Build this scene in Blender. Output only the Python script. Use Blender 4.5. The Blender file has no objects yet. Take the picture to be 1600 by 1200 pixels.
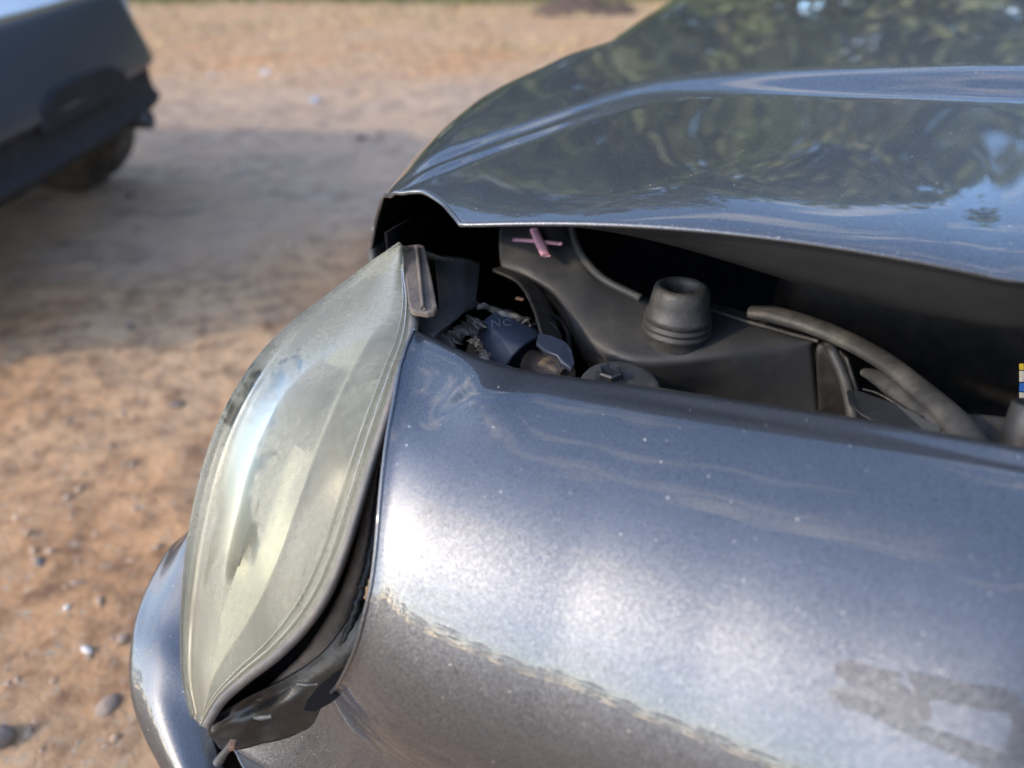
import bpy, math, random
import numpy as np
from mathutils import Vector, noise
random.seed(7); rng = np.random.default_rng(7)
sc = bpy.context.scene
C = sc.collection

# ---------------------------------------------------------------- camera
F = 1209.0; PITCH = math.radians(33)
CAM = np.array([0, 0, 1.15])
cd = bpy.data.cameras.new('camera'); cam = bpy.data.objects.new('camera', cd); C.objects.link(cam)
cam.location = CAM; cam.rotation_euler = (math.radians(90) - PITCH, 0, 0)
cd.sensor_width = 36; cd.lens = F / 1600 * 36; cd.clip_start = .02; cd.clip_end = 3000
cd.dof.use_dof = True; cd.dof.focus_distance = .70; cd.dof.aperture_fstop = 2.5
sc.camera = cam

# ---------------------------------------------------------------- sky, sun, exposure
SUN_EL = math.radians(29); SUN_AZ = math.radians(-116)     # azimuth clockwise from +Y: behind the camera, to the left
sun_dir = Vector((math.sin(SUN_AZ) * math.cos(SUN_EL), math.cos(SUN_AZ) * math.cos(SUN_EL), math.sin(SUN_EL)))
wd = bpy.data.worlds.new('World'); sc.world = wd; wd.use_nodes = True
nt = wd.node_tree; nt.nodes.clear()
def N(nt, t, **k):
    n = nt.nodes.new(t)
    for a, b in k.items():
        if a == 'inp':
            for i, v in b.items(): n.inputs[i].default_value = v
        else: setattr(n, a, b)
    return n
def L(nt, a, b): nt.links.new(a, b)
wo = N(nt, 'ShaderNodeOutputWorld'); bg = N(nt, 'ShaderNodeBackground', inp={1: .15})
sky = N(nt, 'ShaderNodeTexSky', sky_type='NISHITA', sun_disc=False, sun_elevation=SUN_EL, sun_rotation=SUN_AZ,
        air_density=1.0, dust_density=1.0, ozone_density=3.2)
tc = N(nt, 'ShaderNodeTexCoord'); sep = N(nt, 'ShaderNodeSeparateXYZ'); L(nt, tc.outputs['Generated'], sep.inputs[0])
zc = N(nt, 'ShaderNodeMath', operation='MAXIMUM', inp={1: 0.0}); L(nt, sep.outputs[2], zc.inputs[0])
za = N(nt, 'ShaderNodeMath', operation='ADD', inp={1: .22}); L(nt, zc.outputs[0], za.inputs[0])
dv = N(nt, 'ShaderNodeVectorMath', operation='DIVIDE'); L(nt, tc.outputs['Generated'], dv.inputs[0])
cz = N(nt, 'ShaderNodeCombineXYZ', inp={2: 1.0}); L(nt, za.outputs[0], cz.inputs[0]); L(nt, za.outputs[0], cz.inputs[1])
L(nt, cz.outputs[0], dv.inputs[1])
mp = N(nt, 'ShaderNodeMapping'); mp.inputs['Scale'].default_value = (1.0, 2.3, .01); mp.inputs['Rotation'].default_value = (0, 0, .5)
mp.inputs['Location'].default_value = (.3, .8, 0)
L(nt, dv.outputs[0], mp.inputs[0])
nz = N(nt, 'ShaderNodeTexNoise', inp={'Scale': 1.5, 'Detail': 8.0, 'Roughness': .6, 'Distortion': .35}); L(nt, mp.outputs[0], nz.inputs['Vector'])
rp = N(nt, 'ShaderNodeValToRGB'); rp.color_ramp.elements[0].position = .53; rp.color_ramp.elements[1].position = .72
L(nt, nz.outputs[0], rp.inputs[0])
mx = N(nt, 'ShaderNodeMix', data_type='RGBA'); L(nt, rp.outputs[0], mx.inputs[0]); L(nt, sky.outputs[0], mx.inputs[6])
mx.inputs[7].default_value = (7.0, 6.4, 5.6, 1)
L(nt, mx.outputs[2], bg.inputs[0]); L(nt, bg.outputs[0], wo.inputs[0])
sl = bpy.data.lights.new('sun', 'SUN'); sl.energy = .6; sl.angle = math.radians(1.8); sl.color = (1, .80, .55)
so = bpy.data.objects.new('sun', sl); C.objects.link(so); so.rotation_euler = sun_dir.to_track_quat('Z', 'Y').to_euler(); so.location = (0, 0, 20)
sc.view_settings.view_transform = 'Standard'; sc.view_settings.look = 'None'
sc.view_settings.exposure = 2.0; sc.view_settings.gamma = 1; sc.view_settings.use_curve_mapping = False
sc.cycles.use_denoising = True; sc.cycles.max_bounces = 8; sc.cycles.transparent_max_bounces = 12
sc.cycles.sample_clamp_indirect = 6

# ---------------------------------------------------------------- geometry helpers
fwv = np.array([0, math.cos(PITCH), -math.sin(PITCH)]); upv = np.array([0, math.sin(PITCH), math.cos(PITCH)]); rtv = np.array([1., 0, 0])
def ray(px, py): return fwv + rtv * (px - 800) / F + upv * (600 - py) / F
def W(px, py, z=None, t=None):
    """world point that lies at height z (or at depth t) in the direction measured in the photograph"""
    d = ray(px, py)
    if t is None: t = (z - CAM[2]) / d[2]
    return CAM + d * t
def proj(p):
    q = np.asarray(p) - CAM; t = q @ fwv
    return 800 + q @ rtv / t * F, 600 - q @ upv / t * F, t
YAW = math.radians(-23)
A = np.array([math.cos(YAW), math.sin(YAW), 0]); B = np.array([-math.sin(YAW), math.cos(YAW), 0])   # rearwards, across
O = W(720, 350, .9025).copy(); O[2] = 0
def car(p): q = np.asarray(p) - O; return np.array([q @ A, q @ B, p[2]])
def wor(s, w, z): return O + A * s + B * w + np.array([0, 0, z])
def sm(x): x = np.clip(x, 0, 1); return x * x * (3 - 2 * x)
def cr(P, n):
    """Catmull-Rom through P (k, ...) resampled at n points"""
    P = np.asarray(P, float); k = len(P)
    Q = np.concatenate([[2 * P[0] - P[1]], P, [2 * P[-1] - P[-2]]])
    out = []
    for x in np.linspace(0, k - 1, n):
        i = min(int(x), k - 2); f = x - i; a, b, c, d = Q[i:i + 4]
        out.append(.5 * (2 * b + (c - a) * f + (2 * a - 5 * b + 4 * c - d) * f * f + (3 * b - a - 3 * c + d) * f ** 3))
    return np.array(out)
def patch(rows, nu, nv):
    R = [cr(r, nu) for r in rows]
    return cr(np.array(R), nv)
def mesh(name, V, Fc, mat=None, parent=None, smooth=True):
    me = bpy.data.meshes.new(name); me.from_pydata(np.asarray(V, float).reshape(-1, 3).tolist(), [], [tuple(f) for f in Fc]); me.update()
    if smooth: me.polygons.foreach_set('use_smooth', [True] * len(me.polygons))
    o = bpy.data.objects.new(name, me); C.objects.link(o)
    if mat: me.materials.append(mat)
    if parent is not None: attach(o, parent)
    return o
def attach(o, p):
    o.parent = p
    if p.type == 'EMPTY': o.matrix_parent_inverse = p_inv[p.name]
p_inv = {}
def thing(name, loc, label, cat, group=None):
    o = bpy.data.objects.new(name, None); C.objects.link(o); o.location = tuple(loc); o.empty_display_size = .1
    o['label'] = label; o['category'] = cat
    if group: o['group'] = group
    from mathutils import Matrix
    p_inv[o.name] = Matrix.Translation(-Vector(tuple(loc)))
    return o
def tag(o, label=None, cat=None, group=None, kind=None):
    for k, v in (('label', label), ('category', cat), ('group', group), ('kind', kind)):
        if v: o[k] = v
    return o
def grid(name, P, mat, parent=None, thick=0, up=None, wrap=False, smooth=True):
    """P (nv, nu, 3) -> mesh, faces turned towards 'up' (default: the camera side); thick adds a real wall"""
    nv, nu = P.shape[:2]; V = P.reshape(-1, 3); Fc = []
    for j in range(nv - 1):
        for i in range(nu - 1 + (1 if wrap else 0)):
            i2 = (i + 1) % nu
            Fc.append((j * nu + i, j * nu + i2, (j + 1) * nu + i2, (j + 1) * nu + i))
    c = P[nv // 2, nu // 2]
    n = np.cross(P[nv // 2, min(nu // 2 + 1, nu - 1)] - c, P[min(nv // 2 + 1, nv - 1), nu // 2] - c)
    ref = (CAM - c) if up is None else np.array(up, float)
    if n @ ref < 0: Fc = [f[::-1] for f in Fc]
    o = mesh(name, V, Fc, mat, parent, smooth)
    if thick:
        m = o.modifiers.new('wall', 'SOLIDIFY'); m.thickness = thick; m.offset = -1; m.use_rim = True
    return o
def tube(name, pts, r, mat, parent=None, n=14, res=None, squash=1.0, caps=True):
    P = cr(pts, res) if res else np.asarray(pts, float); k = len(P)
    R = np.interp(np.linspace(0, 1, k), np.linspace(0, 1, len(r)), r) if hasattr(r, '__len__') else np.full(k, r)
    T = np.gradient(P, axis=0); T /= np.linalg.norm(T, axis=1)[:, None]
    ref = np.array([0, 0, 1.]) if abs(T[0][2]) < .9 else np.array([1., 0, 0]); V = []
    for i in range(k):
        x = np.cross(T[i], ref); x /= np.linalg.norm(x); y = np.cross(x, T[i])
        for a in np.arange(n) * 2 * math.pi / n: V.append(P[i] + R[i] * (x * math.cos(a) + y * math.sin(a) * squash))
    Fc = [(i * n + j, i * n + (j + 1) % n, (i + 1) * n + (j + 1) % n, (i + 1) * n + j) for i in range(k - 1) for j in range(n)]
    if caps: Fc += [tuple(range(n)), tuple((k - 1) * n + j for j in reversed(range(n)))]
    return mesh(name, V, Fc, mat, parent)
def lathe(name, c, axis, prof, mat, parent=None, n=48, cap0=True, cap1=True, jit=0):
    axis = np.array(axis, float); axis /= np.linalg.norm(axis)
    ref = np.array([0, 0, 1.]) if abs(axis[2]) < .9 else np.array([1., 0, 0])
    x = np.cross(axis, ref); x /= np.linalg.norm(x); y = np.cross(axis, x); V = []
    for r, h in prof:
        for j in range(n):
            a = 2 * math.pi * j / n; V.append(np.array(c) + axis * h + r * (x * math.cos(a) + y * math.sin(a)))
    k = len(prof); Fc = [(i * n + j, (i + 1) * n + j, (i + 1) * n + (j + 1) % n, i * n + (j + 1) % n) for i in range(k - 1) for j in range(n)]
    if cap0: Fc.append(tuple(range(n)))
    if cap1: Fc.append(tuple((k - 1) * n + j for j in reversed(range(n))))
    o = mesh(name, V, Fc, mat, parent)
    return o
def box(name, c, half, mat, parent=None, ax=None, bev=.002):
    ax = np.eye(3) if ax is None else np.array(ax)
    V = [np.array(c) + sum(ax[i] * half[i] * sgn[i] for i in range(3)) for sgn in
         [(-1, -1, -1), (1, -1, -1), (1, 1, -1), (-1, 1, -1), (-1, -1, 1), (1, -1, 1), (1, 1, 1), (-1, 1, 1)]]
    o = mesh(name, V, [(0, 3, 2, 1), (4, 5, 6, 7), (0, 1, 5, 4), (1, 2, 6, 5), (2, 3, 7, 6), (3, 0, 4, 7)], mat, parent, False)
    if bev: b = o.modifiers.new('bevel', 'BEVEL'); b.width = bev; b.segments = 2
    return o
def strip(name, poly, thick, mat, parent, bev=.0008):
    """a flat plate from a closed outline of world points, given a real thickness"""
    poly = np.array(poly, float); k = len(poly)
    n = np.zeros(3)
    for i in range(k): n += np.cross(poly[i] - poly[0], poly[(i + 1) % k] - poly[0])
    n /= np.linalg.norm(n)
    if n @ (CAM - poly.mean(0)) < 0: n = -n; poly = poly[::-1]
    V = list(poly) + list(poly - n * thick)
    Fc = [tuple(range(k)), tuple(range(2 * k - 1, k - 1, -1))] + [(i, i + k, (i + 1) % k + k, (i + 1) % k) for i in range(k)]
    o = mesh(name, V, Fc, mat, parent, False)
    if bev: b = o.modifiers.new('bevel', 'BEVEL'); b.width = bev; b.segments = 2; b.limit_method = 'ANGLE'
    return o

# ---------------------------------------------------------------- materials
def mat(name, col, rough=.5, metal=0., coat=0., coat_r=.03, var=None, vscale=8, bump=0, bscale=60, dust=None, dscale=25, dthr=(.45, .75), rvar=0, spec=.5):
    m = bpy.data.materials.new(name); m.use_nodes = True; t = m.node_tree; p = t.nodes['Principled BSDF']
    p.inputs['Base Color'].default_value = (*col, 1); p.inputs['Roughness'].default_value = rough; p.inputs['Metallic'].default_value = metal
    p.inputs['Coat Weight'].default_value = coat; p.inputs['Coat Roughness'].default_value = coat_r; p.inputs['Specular IOR Level'].default_value = spec
    tcn = N(t, 'ShaderNodeTexCoord'); last = None
    def nz_(s, d=5, r=.6):
        n = N(t, 'ShaderNodeTexNoise', inp={'Scale': s, 'Detail': d, 'Roughness': r}); L(t, tcn.outputs['Object'], n.inputs['Vector']); return n
    if var:
        n = nz_(vscale); mxx = N(t, 'ShaderNodeMix', data_type='RGBA'); mxx.inputs[6].default_value = (*col, 1); mxx.inputs[7].default_value = (*var, 1)
        r = N(t, 'ShaderNodeMapRange', inp={1: .35, 2: .65}); L(t, n.outputs[0], r.inputs[0]); L(t, r.outputs[0], mxx.inputs[0]); last = mxx.outputs[2]
    if dust:
        n = nz_(dscale, 8, .7); mxx = N(t, 'ShaderNodeMix', data_type='RGBA'); mxx.inputs[7].default_value = (*dust, 1)
        if last: L(t, last, mxx.inputs[6])
        else: mxx.inputs[6].default_value = (*col, 1)
        r = N(t, 'ShaderNodeMapRange', inp={1: dthr[0], 2: dthr[1]}); L(t, n.outputs[0], r.inputs[0]); L(t, r.outputs[0], mxx.inputs[0]); last = mxx.outputs[2]
    if last: L(t, last, p.inputs['Base Color'])
    if rvar:
        n = nz_(dscale * 1.7); r = N(t, 'ShaderNodeMapRange', inp={1: .3, 2: .7, 3: rough - rvar, 4: rough + rvar}); L(t, n.outputs[0], r.inputs[0]); L(t, r.outputs[0], p.inputs['Roughness'])
    if bump:
        n = nz_(bscale, 6); bb = N(t, 'ShaderNodeBump', inp={'Strength': bump, 'Distance': .002}); L(t, n.outputs[0], bb.inputs['Height']); L(t, bb.outputs[0], p.inputs['Normal'])
    return m
def paint(name, col, scale=900, flake=.16, rough=.36, metal=.85, coat=1., coat_r=.02, dust=.0):
    m = bpy.data.materials.new(name); m.use_nodes = True; t = m.node_tree; p = t.nodes['Principled BSDF']
    p.inputs['Metallic'].default_value = metal; p.inputs['Roughness'].default_value = rough
    p.inputs['Coat Weight'].default_value = coat; p.inputs['Coat Roughness'].default_value = coat_r; p.inputs['Coat IOR'].default_value = 1.55
    tcn = N(t, 'ShaderNodeTexCoord'); vo = N(t, 'ShaderNodeTexVoronoi', inp={'Scale': scale}); L(t, tcn.outputs['Object'], vo.inputs['Vector'])
    sb = N(t, 'ShaderNodeVectorMath', operation='SUBTRACT', inp={1: (.5, .5, .5)}); L(t, vo.outputs['Color'], sb.inputs[0])
    sc_ = N(t, 'ShaderNodeVectorMath', operation='SCALE'); sc_.inputs['Scale'].default_value = flake * 2; L(t, sb.outputs[0], sc_.inputs[0])
    g = N(t, 'ShaderNodeNewGeometry'); ad = N(t, 'ShaderNodeVectorMath', operation='ADD'); L(t, g.outputs['Normal'], ad.inputs[0]); L(t, sc_.outputs[0], ad.inputs[1])
    nm = N(t, 'ShaderNodeVectorMath', operation='NORMALIZE'); L(t, ad.outputs[0], nm.inputs[0]); L(t, nm.outputs[0], p.inputs['Normal'])
    # flakes differ a little in brightness; road dust lies on the lacquer
    sx = N(t, 'ShaderNodeSeparateColor'); L(t, vo.outputs['Color'], sx.inputs[0])
    r = N(t, 'ShaderNodeMapRange', inp={3: .62, 4: 1.42}); L(t, sx.outputs[1], r.inputs[0])
    vm = N(t, 'ShaderNodeVectorMath', operation='SCALE', inp={0: col}); L(t, r.outputs[0], vm.inputs['Scale'])
    # grains of road dust stuck to the lacquer
    dn = N(t, 'ShaderNodeTexNoise', inp={'Scale': 330.0, 'Detail': 2.0}); L(t, tcn.outputs['Object'], dn.inputs['Vector'])
    dr = N(t, 'ShaderNodeMapRange', inp={1: .735, 2: .77}); L(t, dn.outputs[0], dr.inputs[0])
    dm = N(t, 'ShaderNodeMix', data_type='RGBA'); L(t, dr.outputs[0], dm.inputs[0]); L(t, vm.outputs[0], dm.inputs[6]); dm.inputs[7].default_value = (.5, .46, .4, 1)
    L(t, dm.outputs[2], p.inputs['Base Color'])
    dd_ = N(t, 'ShaderNodeMapRange', inp={3: metal, 4: 0.0}); L(t, dr.outputs[0], dd_.inputs[0]); L(t, dd_.outputs[0], p.inputs['Metallic'])
    dc_ = N(t, 'ShaderNodeMapRange', inp={3: coat, 4: 0.0}); L(t, dr.outputs[0], dc_.inputs[0]); L(t, dc_.outputs[0], p.inputs['Coat Weight'])
    n = N(t, 'ShaderNodeTexNoise', inp={'Scale': 9.0, 'Detail': 8.0, 'Roughness': .65}); L(t, tcn.outputs['Object'], n.inputs['Vector'])
    rr = N(t, 'ShaderNodeMapRange', inp={1: .4, 2: .75, 3: coat_r, 4: coat_r + dust}); L(t, n.outputs[0], rr.inputs[0]); L(t, rr.outputs[0], p.inputs['Coat Roughness'])
    return m
M = {}
M['paint'] = paint('silver_grey_metallic', (.103, .105, .112), 1500, .10, .42, .8, 1, .015, .02)
M['paint_bumper'] = paint('silver_grey_bumper', (.065, .068, .075), 1500, .08, .40, .8, 1, .04, .03)
M['black'] = mat('black_plastic', (.02, .02, .021), .5, dust=(.06, .055, .05), dscale=30, rvar=.1, bump=.3, bscale=300)
M['void'] = mat('shade_black', (.006, .006, .007), .9, spec=.1)  # near-black: deep shade of bay, hood underside and gaps painted as colour
M['flange'] = mat('primed_flange', (.011, .0115, .012), .5, var=(.018, .018, .019), vscale=20, bump=.2, bscale=500)
M['tank'] = mat('grey_plastic', (.042, .044, .048), .52, dust=(.10, .095, .085), dscale=14, dthr=(.45, .8), bump=.25, bscale=400, rvar=.1)
M['rubber'] = mat('old_rubber', (.045, .044, .043), .5, dust=(.11, .10, .09), dscale=40, dthr=(.5, .8), bump=.3, bscale=300)
M['hose'] = mat('dusty_tube', (.04, .039, .037), .5, dust=(.11, .10, .085), dscale=30, dthr=(.42, .7), bump=.5, bscale=250)
M['pink'] = mat('pink_marker', (.98, .52, .66), .6, dust=(.9, .4, .5), dscale=90)
M['trim'] = mat('grey_trim', (.10, .098, .095), .5, dust=(.20, .17, .14), dscale=30, dthr=(.4, .7), bump=.5, bscale=700)
M['trim_dusty'] = mat('dusty_trim', (.075, .065, .055), .7, dust=(.17, .13, .10), dscale=20, dthr=(.4, .7), bump=.6, bscale=250)
M['bracket'] = mat('bracket_plastic', (.008, .009, .009), .38, dust=(.02, .02, .019), dscale=30, bump=.3, bscale=150)
M['brown'] = mat('dusty_brown_channel', (.09, .07, .055), .6, dust=(.22, .165, .12), dscale=18, dthr=(.4, .7), bump=.5, bscale=250)
M['cap'] = mat('dark_blue_cap', (.026, .034, .055), .45, bump=.2, bscale=500)
M['foil'] = mat('torn_foil', (.13, .115, .10), .5, .4, dust=(.03, .028, .025), dscale=60, dthr=(.4, .55), bump=1, bscale=120)
M['bolt'] = mat('blackened_steel', (.05, .05, .052), .4, .7, dust=(.10, .09, .08), dscale=60, bump=.4, bscale=400)
M['chrome'] = mat('bright_metal', (.75, .74, .72), .12, 1)
M['yellow'] = mat('label_yellow', (.45, .33, .03), .5); M['white'] = mat('label_white', (.42, .41, .37), .5); M['blue'] = mat('label_blue', (.02, .10, .40), .5)
M['lamp_in'] = mat('lamp_reflector', (.72, .71, .62), .5, .1, rvar=.1)
M['lamp_dark'] = mat('lamp_bezel', (.02, .022, .026), .8, spec=.2)
M['lamp_grey'] = mat('lamp_side_reflector', (.07, .075, .072), .5)
M['tyre'] = mat('tyre_rubber', (.02, .02, .02), .75, dust=(.14, .10, .07), dscale=12, dthr=(.4, .7), bump=.5, bscale=90)
M['glass'] = mat('dark_glass', (.02, .025, .03), .03, spec=.8)
M['rust'] = mat('rusty_edge', (.14, .08, .05), .8, bump=.8, bscale=200)

def lens_mat():
    m = bpy.data.materials.new('hazed_lens'); m.use_nodes = True; t = m.node_tree; t.nodes.clear()
    out = N(t, 'ShaderNodeOutputMaterial'); tcn = N(t, 'ShaderNodeTexCoord')
    mpn = N(t, 'ShaderNodeMapping'); mpn.inputs['Scale'].default_value = (1, 1, .45); L(t, tcn.outputs['Object'], mpn.inputs[0])
    n1 = N(t, 'ShaderNodeTexNoise', inp={'Scale': 8.0, 'Detail': 10.0, 'Roughness': .62, 'Distortion': .9}); L(t, mpn.outputs[0], n1.inputs['Vector'])
    r1 = N(t, 'ShaderNodeMapRange', inp={1: .36, 2: .62, 3: .24, 4: .52}); L(t, n1.outputs[0], r1.inputs[0])
    n2 = N(t, 'ShaderNodeTexNoise', inp={'Scale': 200.0, 'Detail': 4.0}); L(t, tcn.outputs['Object'], n2.inputs['Vector'])
    ad = N(t, 'ShaderNodeMath', operation='MULTIPLY_ADD', inp={1: .35, 2: -.17}); L(t, n2.outputs[0], ad.inputs[0])
    sm_ = N(t, 'ShaderNodeMath', operation='ADD', use_clamp=True); L(t, r1.outputs[0], sm_.inputs[0]); L(t, ad.outputs[0], sm_.inputs[1])
    # a streak where the haze has been rubbed off: clear plastic, the dark bowl shows
    c0 = W(378, 735, t=.685); u0 = W(408, 610, t=.71) - W(348, 860, t=.665); u0 /= np.linalg.norm(u0)
    sb = N(t, 'ShaderNodeVectorMath', operation='SUBTRACT', inp={1: tuple(c0)}); L(t, tcn.outputs['Object'], sb.inputs[0])
    dt = N(t, 'ShaderNodeVectorMath', operation='DOT_PRODUCT', inp={1: tuple(u0)}); L(t, sb.outputs[0], dt.inputs[0])
    sv = N(t, 'ShaderNodeVectorMath', operation='SCALE', inp={0: tuple(u0)}); L(t, dt.outputs['Value'], sv.inputs['Scale'])
    pv = N(t, 'ShaderNodeVectorMath', operation='SUBTRACT'); L(t, sb.outputs[0], pv.inputs[0]); L(t, sv.outputs[0], pv.inputs[1])
    pl = N(t, 'ShaderNodeVectorMath', operation='LENGTH'); L(t, pv.outputs[0], pl.inputs[0])
    a1 = N(t, 'ShaderNodeMath', operation='MULTIPLY', inp={1: 1 / .038}); L(t, pl.outputs['Value'], a1.inputs[0])
    a2 = N(t, 'ShaderNodeMath', operation='MULTIPLY', inp={1: 1 / .090}); L(t, dt.outputs['Value'], a2.inputs[0]); a3 = N(t, 'ShaderNodeMath', operation='ABSOLUTE'); L(t, a2.outputs[0], a3.inputs[0])
    a4 = N(t, 'ShaderNodeMath', operation='MAXIMUM'); L(t, a1.outputs[0], a4.inputs[0]); L(t, a3.outputs[0], a4.inputs[1])
    n3 = N(t, 'ShaderNodeTexNoise', inp={'Scale': 30.0, 'Detail': 7.0, 'Roughness': .65, 'Distortion': .8}); L(t, mpn.outputs[0], n3.inputs['Vector'])
    a5 = N(t, 'ShaderNodeMath', operation='MULTIPLY_ADD', inp={1: 2.6, 2: -1.3}); L(t, n3.outputs[0], a5.inputs[0])
    a6 = N(t, 'ShaderNodeMath', operation='ADD'); L(t, a4.outputs[0], a6.inputs[0]); L(t, a5.outputs[0], a6.inputs[1])
    a7 = N(t, 'ShaderNodeMapRange', inp={1: .70, 2: 1.05, 3: .03, 4: 1.0}); a7.interpolation_type = 'SMOOTHSTEP'; L(t, a6.outputs[0], a7.inputs[0])
    sm2 = N(t, 'ShaderNodeMath', operation='MULTIPLY'); L(t, sm_.outputs[0], sm2.inputs[0]); L(t, a7.outputs[0], sm2.inputs[1]); sm_ = sm2
    cr_ = N(t, 'ShaderNodeMix', data_type='RGBA'); cr_.inputs[6].default_value = (.36, .36, .32, 1); cr_.inputs[7].default_value = (.52, .49, .38, 1)
    L(t, n1.outputs[0], cr_.inputs[0])
    df = N(t, 'ShaderNodeBsdfDiffuse'); tl = N(t, 'ShaderNodeBsdfTranslucent'); L(t, cr_.outputs[2], df.inputs[0]); L(t, cr_.outputs[2], tl.inputs[0])
    m1 = N(t, 'ShaderNodeMixShader', inp={0: .35}); L(t, df.outputs[0], m1.inputs[1]); L(t, tl.outputs[0], m1.inputs[2])
    tr = N(t, 'ShaderNodeBsdfTransparent', inp={0: (.92, .92, .86, 1)})
    m2 = N(t, 'ShaderNodeMixShader'); L(t, sm_.outputs[0], m2.inputs[0]); L(t, tr.outputs[0], m2.inputs[1]); L(t, m1.outputs[0], m2.inputs[2])
    gl = N(t, 'ShaderNodeBsdfGlossy', inp={1: .25}); fr = N(t, 'ShaderNodeFresnel', inp={0: 1.2})
    m3 = N(t, 'ShaderNodeMixShader'); L(t, fr.outputs[0], m3.inputs[0]); L(t, m2.outputs[0], m3.inputs[1]); L(t, gl.outputs[0], m3.inputs[2])
    L(t, m3.outputs[0], out.inputs[0]); return m
M['lens'] = lens_mat()

# ---------------------------------------------------------------- ground
def ground_mat():
    m = bpy.data.materials.new('dirt_and_gravel'); m.use_nodes = True; t = m.node_tree; p = t.nodes['Principled BSDF']
    p.inputs['Roughness'].default_value = .95; p.inputs['Specular IOR Level'].default_value = .15
    g = N(t, 'ShaderNodeNewGeometry')
    def nz_(s, d=6, r=.6): n = N(t, 'ShaderNodeTexNoise', inp={'Scale': s, 'Detail': d, 'Roughness': r}); L(t, g.outputs['Position'], n.inputs['Vector']); return n
    def mixc(f, a, b):
        x = N(t, 'ShaderNodeMix', data_type='RGBA'); L(t, f, x.inputs[0])
        for i, v in ((6, a), (7, b)):
            if isinstance(v, tuple): x.inputs[i].default_value = (*v, 1)
            else: L(t, v, x.inputs[i])
        return x.outputs[2]
    def rng_(s, a, b, c=0, d=1): r = N(t, 'ShaderNodeMapRange', inp={1: a, 2: b, 3: c, 4: d}); r.interpolation_type = 'SMOOTHSTEP'; L(t, s, r.inputs[0]); return r.outputs[0]
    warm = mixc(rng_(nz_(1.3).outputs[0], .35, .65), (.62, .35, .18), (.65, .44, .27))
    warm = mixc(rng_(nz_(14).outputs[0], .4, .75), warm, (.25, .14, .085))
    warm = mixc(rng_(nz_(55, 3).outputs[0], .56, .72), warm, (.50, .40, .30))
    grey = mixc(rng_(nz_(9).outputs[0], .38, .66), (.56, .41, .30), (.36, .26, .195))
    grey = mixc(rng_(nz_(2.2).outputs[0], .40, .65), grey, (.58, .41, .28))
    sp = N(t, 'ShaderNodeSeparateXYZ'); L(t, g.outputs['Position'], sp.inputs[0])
    # gravel band between the cars, its shade partly put into the grey: lies at 2.1 to 5.6 m
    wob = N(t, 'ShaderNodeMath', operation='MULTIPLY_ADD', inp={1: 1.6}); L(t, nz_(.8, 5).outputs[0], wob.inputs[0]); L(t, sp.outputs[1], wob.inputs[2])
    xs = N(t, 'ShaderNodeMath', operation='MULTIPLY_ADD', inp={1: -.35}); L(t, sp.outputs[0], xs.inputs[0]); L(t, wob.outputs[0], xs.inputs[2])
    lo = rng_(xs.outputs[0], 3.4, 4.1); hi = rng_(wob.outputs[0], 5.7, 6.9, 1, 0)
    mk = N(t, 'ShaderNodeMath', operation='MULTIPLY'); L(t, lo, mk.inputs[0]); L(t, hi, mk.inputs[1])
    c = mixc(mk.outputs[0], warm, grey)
    # straw-dry verge further off, grass beyond
    far = rng_(wob.outputs[0], 7.0, 9.0); sn = rng_(nz_(3.1).outputs[0], .42, .6)
    fm = N(t, 'ShaderNodeMath', operation='MULTIPLY'); L(t, far, fm.inputs[0]); L(t, sn, fm.inputs[1])
    c = mixc(fm.outputs[0], c, (.50, .34, .21))
    c = mixc(rng_(wob.outputs[0], 10.2, 11.4), c, (.10, .13, .035))
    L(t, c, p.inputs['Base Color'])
    b = N(t, 'ShaderNodeBump', inp={'Strength': 1.0, 'Distance': .035}); L(t, nz_(28, 8, .7).outputs[0], b.inputs['Height']); L(t, b.outputs[0], p.inputs['Normal'])
    return m
xs = np.concatenate([-np.geomspace(600, 5, 28), np.arange(-4.6, 2.0, .022), np.geomspace(2.05, 600, 30)])
ys = np.concatenate([-np.geomspace(600, 1.2, 26), np.arange(-.6, 6.0, .022), np.arange(6.0, 13, .08), np.geomspace(13.2, 900, 26)])
X, Yg = np.meshgrid(xs, ys)
_vn = {}
def vnoise(x, y, f, seed):
    """value noise, vectorised"""
    if seed not in _vn: _vn[seed] = np.random.default_rng(seed).random((256, 256))
    r = _vn[seed]; x = x * f + 500; y = y * f + 500
    xi = np.floor(x).astype(int); yi = np.floor(y).astype(int); fx = x - xi; fy = y - yi; fx = fx * fx * (3 - 2 * fx); fy = fy * fy * (3 - 2 * fy)
    g = lambda a, b: r[a % 256, b % 256]
    return (g(xi, yi) * (1 - fx) * (1 - fy) + g(xi + 1, yi) * fx * (1 - fy) + g(xi, yi + 1) * (1 - fx) * fy + g(xi + 1, yi + 1) * fx * fy) - .5
def gz(x, y):
    near = np.clip(1 - (np.hypot(x, y - 3) - 9) / 10, 0, 1)
    return near * (.05 * vnoise(x, y, .8, 1) + .022 * vnoise(x, y, 3.1, 2) + .018 * vnoise(x, y, 9, 3) + .012 * np.maximum(0, vnoise(x, y, 22, 4)) + .012 * vnoise(x, y, 40, 5))
Z = gz(X, Yg)
nx, ny = len(xs), len(ys)
V = np.stack([X, Yg, Z], -1).reshape(-1, 3)
idx = np.arange(nx * ny).reshape(ny, nx)
Q = np.stack([idx[:-1, :-1], idx[:-1, 1:], idx[1:, 1:], idx[1:, :-1]], -1).reshape(-1, 4)
gm = bpy.data.meshes.new('ground'); gm.vertices.add(len(V)); gm.vertices.foreach_set('co', V.ravel()); gm.loops.add(Q.size); gm.loops.foreach_set('vertex_index', Q.ravel())
gm.polygons.add(len(Q)); gm.polygons.foreach_set('loop_start', np.arange(len(Q)) * 4); gm.polygons.foreach_set('loop_total', np.full(len(Q), 4)); gm.update(); gm.validate()
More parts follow.
